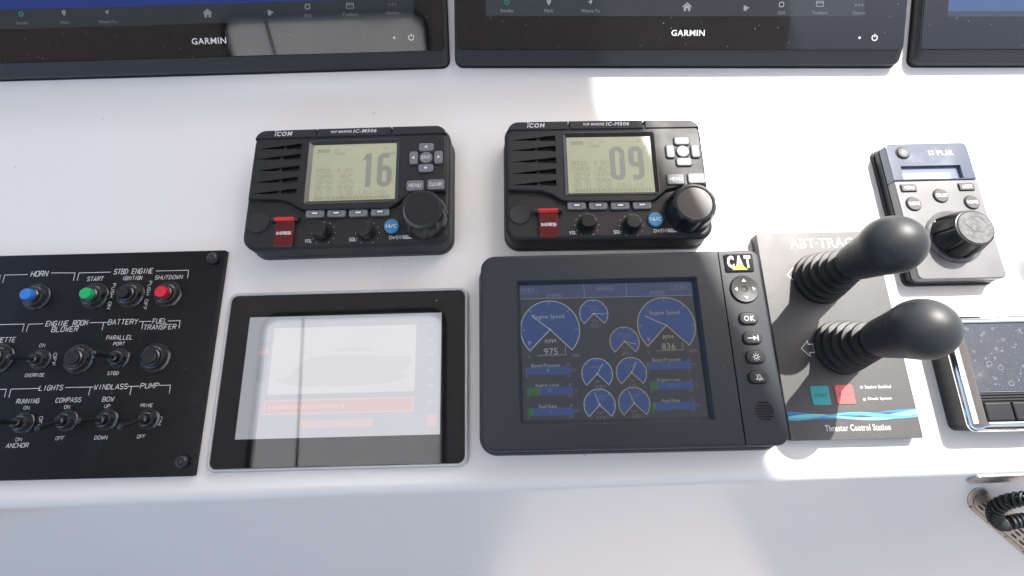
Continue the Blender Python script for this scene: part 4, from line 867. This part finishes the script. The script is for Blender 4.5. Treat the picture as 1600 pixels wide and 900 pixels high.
# ------------------------------------------------------------------ chrome-framed instrument at the right edge
def chrome_unit():
    zf = 30.0
    D = Dev('stereo_unit', 'chrome-framed unit with water-spotted screen and black keys, cut off at right', 'stereo', LOW, (1513, 670), 22, math.radians(-.8), (1430, 470, 3.6))
    c = LOW.at(*D.Z(310, 735), 22); D.c = c; D.o.location = (c.x*S, c.y*S, 0); P = D.o
    top = D.l(205, 90, 22)[1]; W, H = 150.0, top; cx, cy = W/2, H/2
    MB().box(cx, cy, W, H, 7, 0, 21, 1.0, 6).build('rear_case', mat('satin_black', (.014, .015, .017), .4, dust=.02), P)
    ix0 = (D.l(245, 125, 29)[0]+D.l(412, 688, 29)[0])/2; iy0 = D.l(500, 682, 29)[1]; iy1 = D.l(450, 122, 29)[1]; iw, ih = W-ix0-9, iy1-iy0; ic = (ix0+iw/2, (iy0+iy1)/2)
    MB().loft([(rrect(cx, cy, W+1, H+1, 7, 6), 20.5), (rrect(cx, cy, W+1, H+1, 7, 6), 22.5), (rrect(cx, cy, W-3, H-3, 6, 6), 26.5), (rrect(ic[0], ic[1], iw+5, ih+5, 4, 6), 30), (rrect(ic[0], ic[1], iw+2.2, ih+2.2, 2.6, 6), 30.4), (rrect(ic[0], ic[1], iw, ih, 1.6, 6), 29.6), (rrect(ic[0], ic[1], iw, ih, 1.6, 6), 26)], True, True).build('chrome_frame', CHROME, P, smooth=40)
    ys = D.l(400, 512, 28)[1]
    MB().box(ic[0], (ys+ic[1]+ih/2)/2, iw-.4, ic[1]+ih/2-ys-.4, .6, 26.2, 28.3, .3, 2, nb=1).build('screen', mat('spotted_screen', (.045, .05, .06), .12, 1.7, dust=.25, dscale=330, smudge=.3), P)
    MB().rect(ic[0]-iw/2+.2, ic[1]-ih/2+.2, ic[0]+iw/2-.2, ys-.2, 26.6).build('key_recess', BLK, P, smooth=0)
    for k in range(3): yy = ys-2.2-k*2.6; MB().box(ic[0], yy, iw-1, 1.5, .3, 26.3, 28.0, .4, 2, nb=1).build('trim_bar', mat('trim_dark', (.03, .03, .032), .35), P)
    kx0 = ic[0]-iw/2+1; y1 = ys-9.5; y0 = ic[1]-ih/2+1; n = 5; kw = (iw-2)/n
    for k in range(n): MB().box(kx0+kw*(k+.5), (y0+y1)/2, kw-1.2, y1-y0, 1.5, 26.4, 30.0, 1.6, 4).build('key', mat('satin_black', (.014, .015, .017), .4), P)
    wd = mat('water_spot', (.26, .28, .31), .3)
    for k in range(70):                                     # dried water drops
        x = random.uniform(ic[0]-iw/2+3, ic[0]+iw/2-3); y = random.uniform(ys+3, ic[1]+ih/2-3); r = random.choice((.5, .6, .8, 1.0, 1.3, 2.3 if k % 4 == 0 else .7))
        d = MB().stroke([(x+r*(1+.12*math.sin(3*a+k))*math.cos(a), y+r*(1.0+.1*math.cos(2*a))*math.sin(a)) for a in [q*math.pi/7 for q in range(14)]], .32, 28.4, True); d.build('dried_drop', wd, P, smooth=0)
    fine = MB()
    for k in range(420):
        x = random.uniform(ic[0]-iw/2+2, ic[0]+iw/2-2); y = random.uniform(ys+2, ic[1]+ih/2-2); r = random.uniform(.10, .32)
        fine.flat(circ(x, y, r, 6), 28.42)
    fine.build('fine_droplets', wd, P, smooth=0, kind='stuff')
chrome_unit()

# white knob cut by the right edge of the picture
def white_knob():
    c = LOW.at(1642, 408, 0)
    o = MB().lathe(0, 0, [(50, -.2), (47, .8), (43.5, 3.5), (40.5, 8), (37, 13), (31, 18), (22, 21.5), (10, 23), (.5, 23.3)], 64).build('white_cap', GEL, smooth=80)
    o.location = (c.x*S, c.y*S, 0); tag(o, 'low white rounded cap cut off by the right edge beside the camera controller', 'cap')
white_knob()

# ------------------------------------------------------------------ lower face: steel vent, trim strip, coiled cord
def vent():
    D = Dev('vent_plate', 'oval stainless vent plate with slots on the lower face at the right', 'vent', LF, (1572, 818), 1.5, 0, (1460, 720, 5))
    P = D.o; A = Vector((362, 318)); d = Vector((.76, .65)).normalized(); n = Vector((-d.y, d.x)); Ln = 620.0
    def M(p, h=1.5): return D.l(p.x, p.y, h)
    def stad(r, seg=12):
        out = []
        for k in range(seg+1): t = math.pi/2+k*math.pi/seg; out.append(M(A+d*(r*math.cos(t))+n*(r*math.sin(t))))
        for k in range(seg+1): t = -math.pi/2+k*math.pi/seg; out.append(M(A+d*(Ln+r*math.cos(t))+n*(r*math.sin(t))))
        return out[::-1]
    r = 100.0
    MB().loft([(stad(r), -.5), (stad(r), 1.4), (stad(r-4), 2.2), (stad(r*.68), 2.5), (stad(r*.64), 1.5)], True, True).build('rim', STEEL, P, smooth=30)
    g = MB(); g.prism(stad(r*.62), 1.6, 3.0); ct = MB()
    for i in range(8):
        for j in (-1, 0, 1):
            c = A+d*(i*84+34+j*(-12))+n*(j*34); ct.prism([M(c+d*(32*math.cos(t))+n*(9*math.sin(t))) for t in [q*math.pi/8 for q in range(16)]][::-1], 1, 4)
    g.cut(ct); g.build('grille', STEEL, P, smooth=25)
    MB().flat(stad(r*.60), 1.75).build('grille_backing', BLK, P, smooth=0)
    for k in range(4):
        for s_ in (-1, 1):
            c = M(A+d*(k*180-40)+n*(s_*r*.80)); MB().lathe(c[0], c[1], [(1.7, 1.8), (1.7, 2.7), (.9, 3.0)], 14).build('screw', mat('dark_screw', (.16, .15, .14), .4, metal=1), P)
vent()
def strip():
    D = Dev('trim_strip', 'thin stainless trim strip set in the dash edge at the right', 'trim', LF, (1560, 746), 0, 0, (0, 0, 1))
    a, b = D.l(1508, 750), D.l(1640, 740); y = (a[1]+b[1])/2; L_ = 190
    MB().box(a[0]+L_/2, y, L_, 15, (2, 7, 7, 2), -3, 2.6, .8, 5).build('strip', mat('dull_steel', (.42, .42, .44), .28, metal=1), D.o)
    MB().lathe(a[0]+8, y, [(2.4, 2), (2.4, 2.9), (1.4, 3.3)], 16).build('screw', STEEL, D.o)
strip()
def cord():
    D = Dev('coiled_cord', 'black coiled microphone cord looping in front of the steel vent', 'cord', LF, (1570, 812), 14, 0, (1460, 720, 5))
    path = [D.l(*p, 18) for p in ((1100, 230), (900, 270), (760, 300), (700, 320), (620, 350), (545, 385), (492, 425), (490, 470), (530, 505), (600, 500), (700, 498), (800, 500), (950, 510), (1150, 560))]
    P3 = [Vector((x, y, 15+2*math.sin(i))) for i, (x, y) in enumerate(path)]
    dense = []
    for i in range(len(P3)-1):                              # Catmull-Rom
        p0, p1, p2, p3 = P3[max(0, i-1)], P3[i], P3[i+1], P3[min(len(P3)-1, i+2)]
        for k in range(16):
            t = k/16; dense.append(.5*((2*p1)+(p2-p0)*t+(2*p0-5*p1+4*p2-p3)*t*t+(3*p1-p0-3*p2+p3)*t**3))
    pts = []; s_ = 0.0; step = .55; pitch = 5.4; acc = 0; up = Vector((0, 0, 1))
    for i in range(len(dense)-1):
        seg = dense[i+1]-dense[i]; L_ = seg.length; t = seg.normalized(); a = t.cross(up).normalized(); b = a.cross(t)
        while acc < L_:
            ph = 2*math.pi*s_/pitch; q = dense[i]+t*acc + (a*math.cos(ph)+b*math.sin(ph))*5.3; pts.append(tuple(q)); acc += step*.9; s_ += step*.9
        acc -= L_
    MB().tube(pts, 2.0, 7).build('coil', RUB, D.o, smooth=60)
cord()
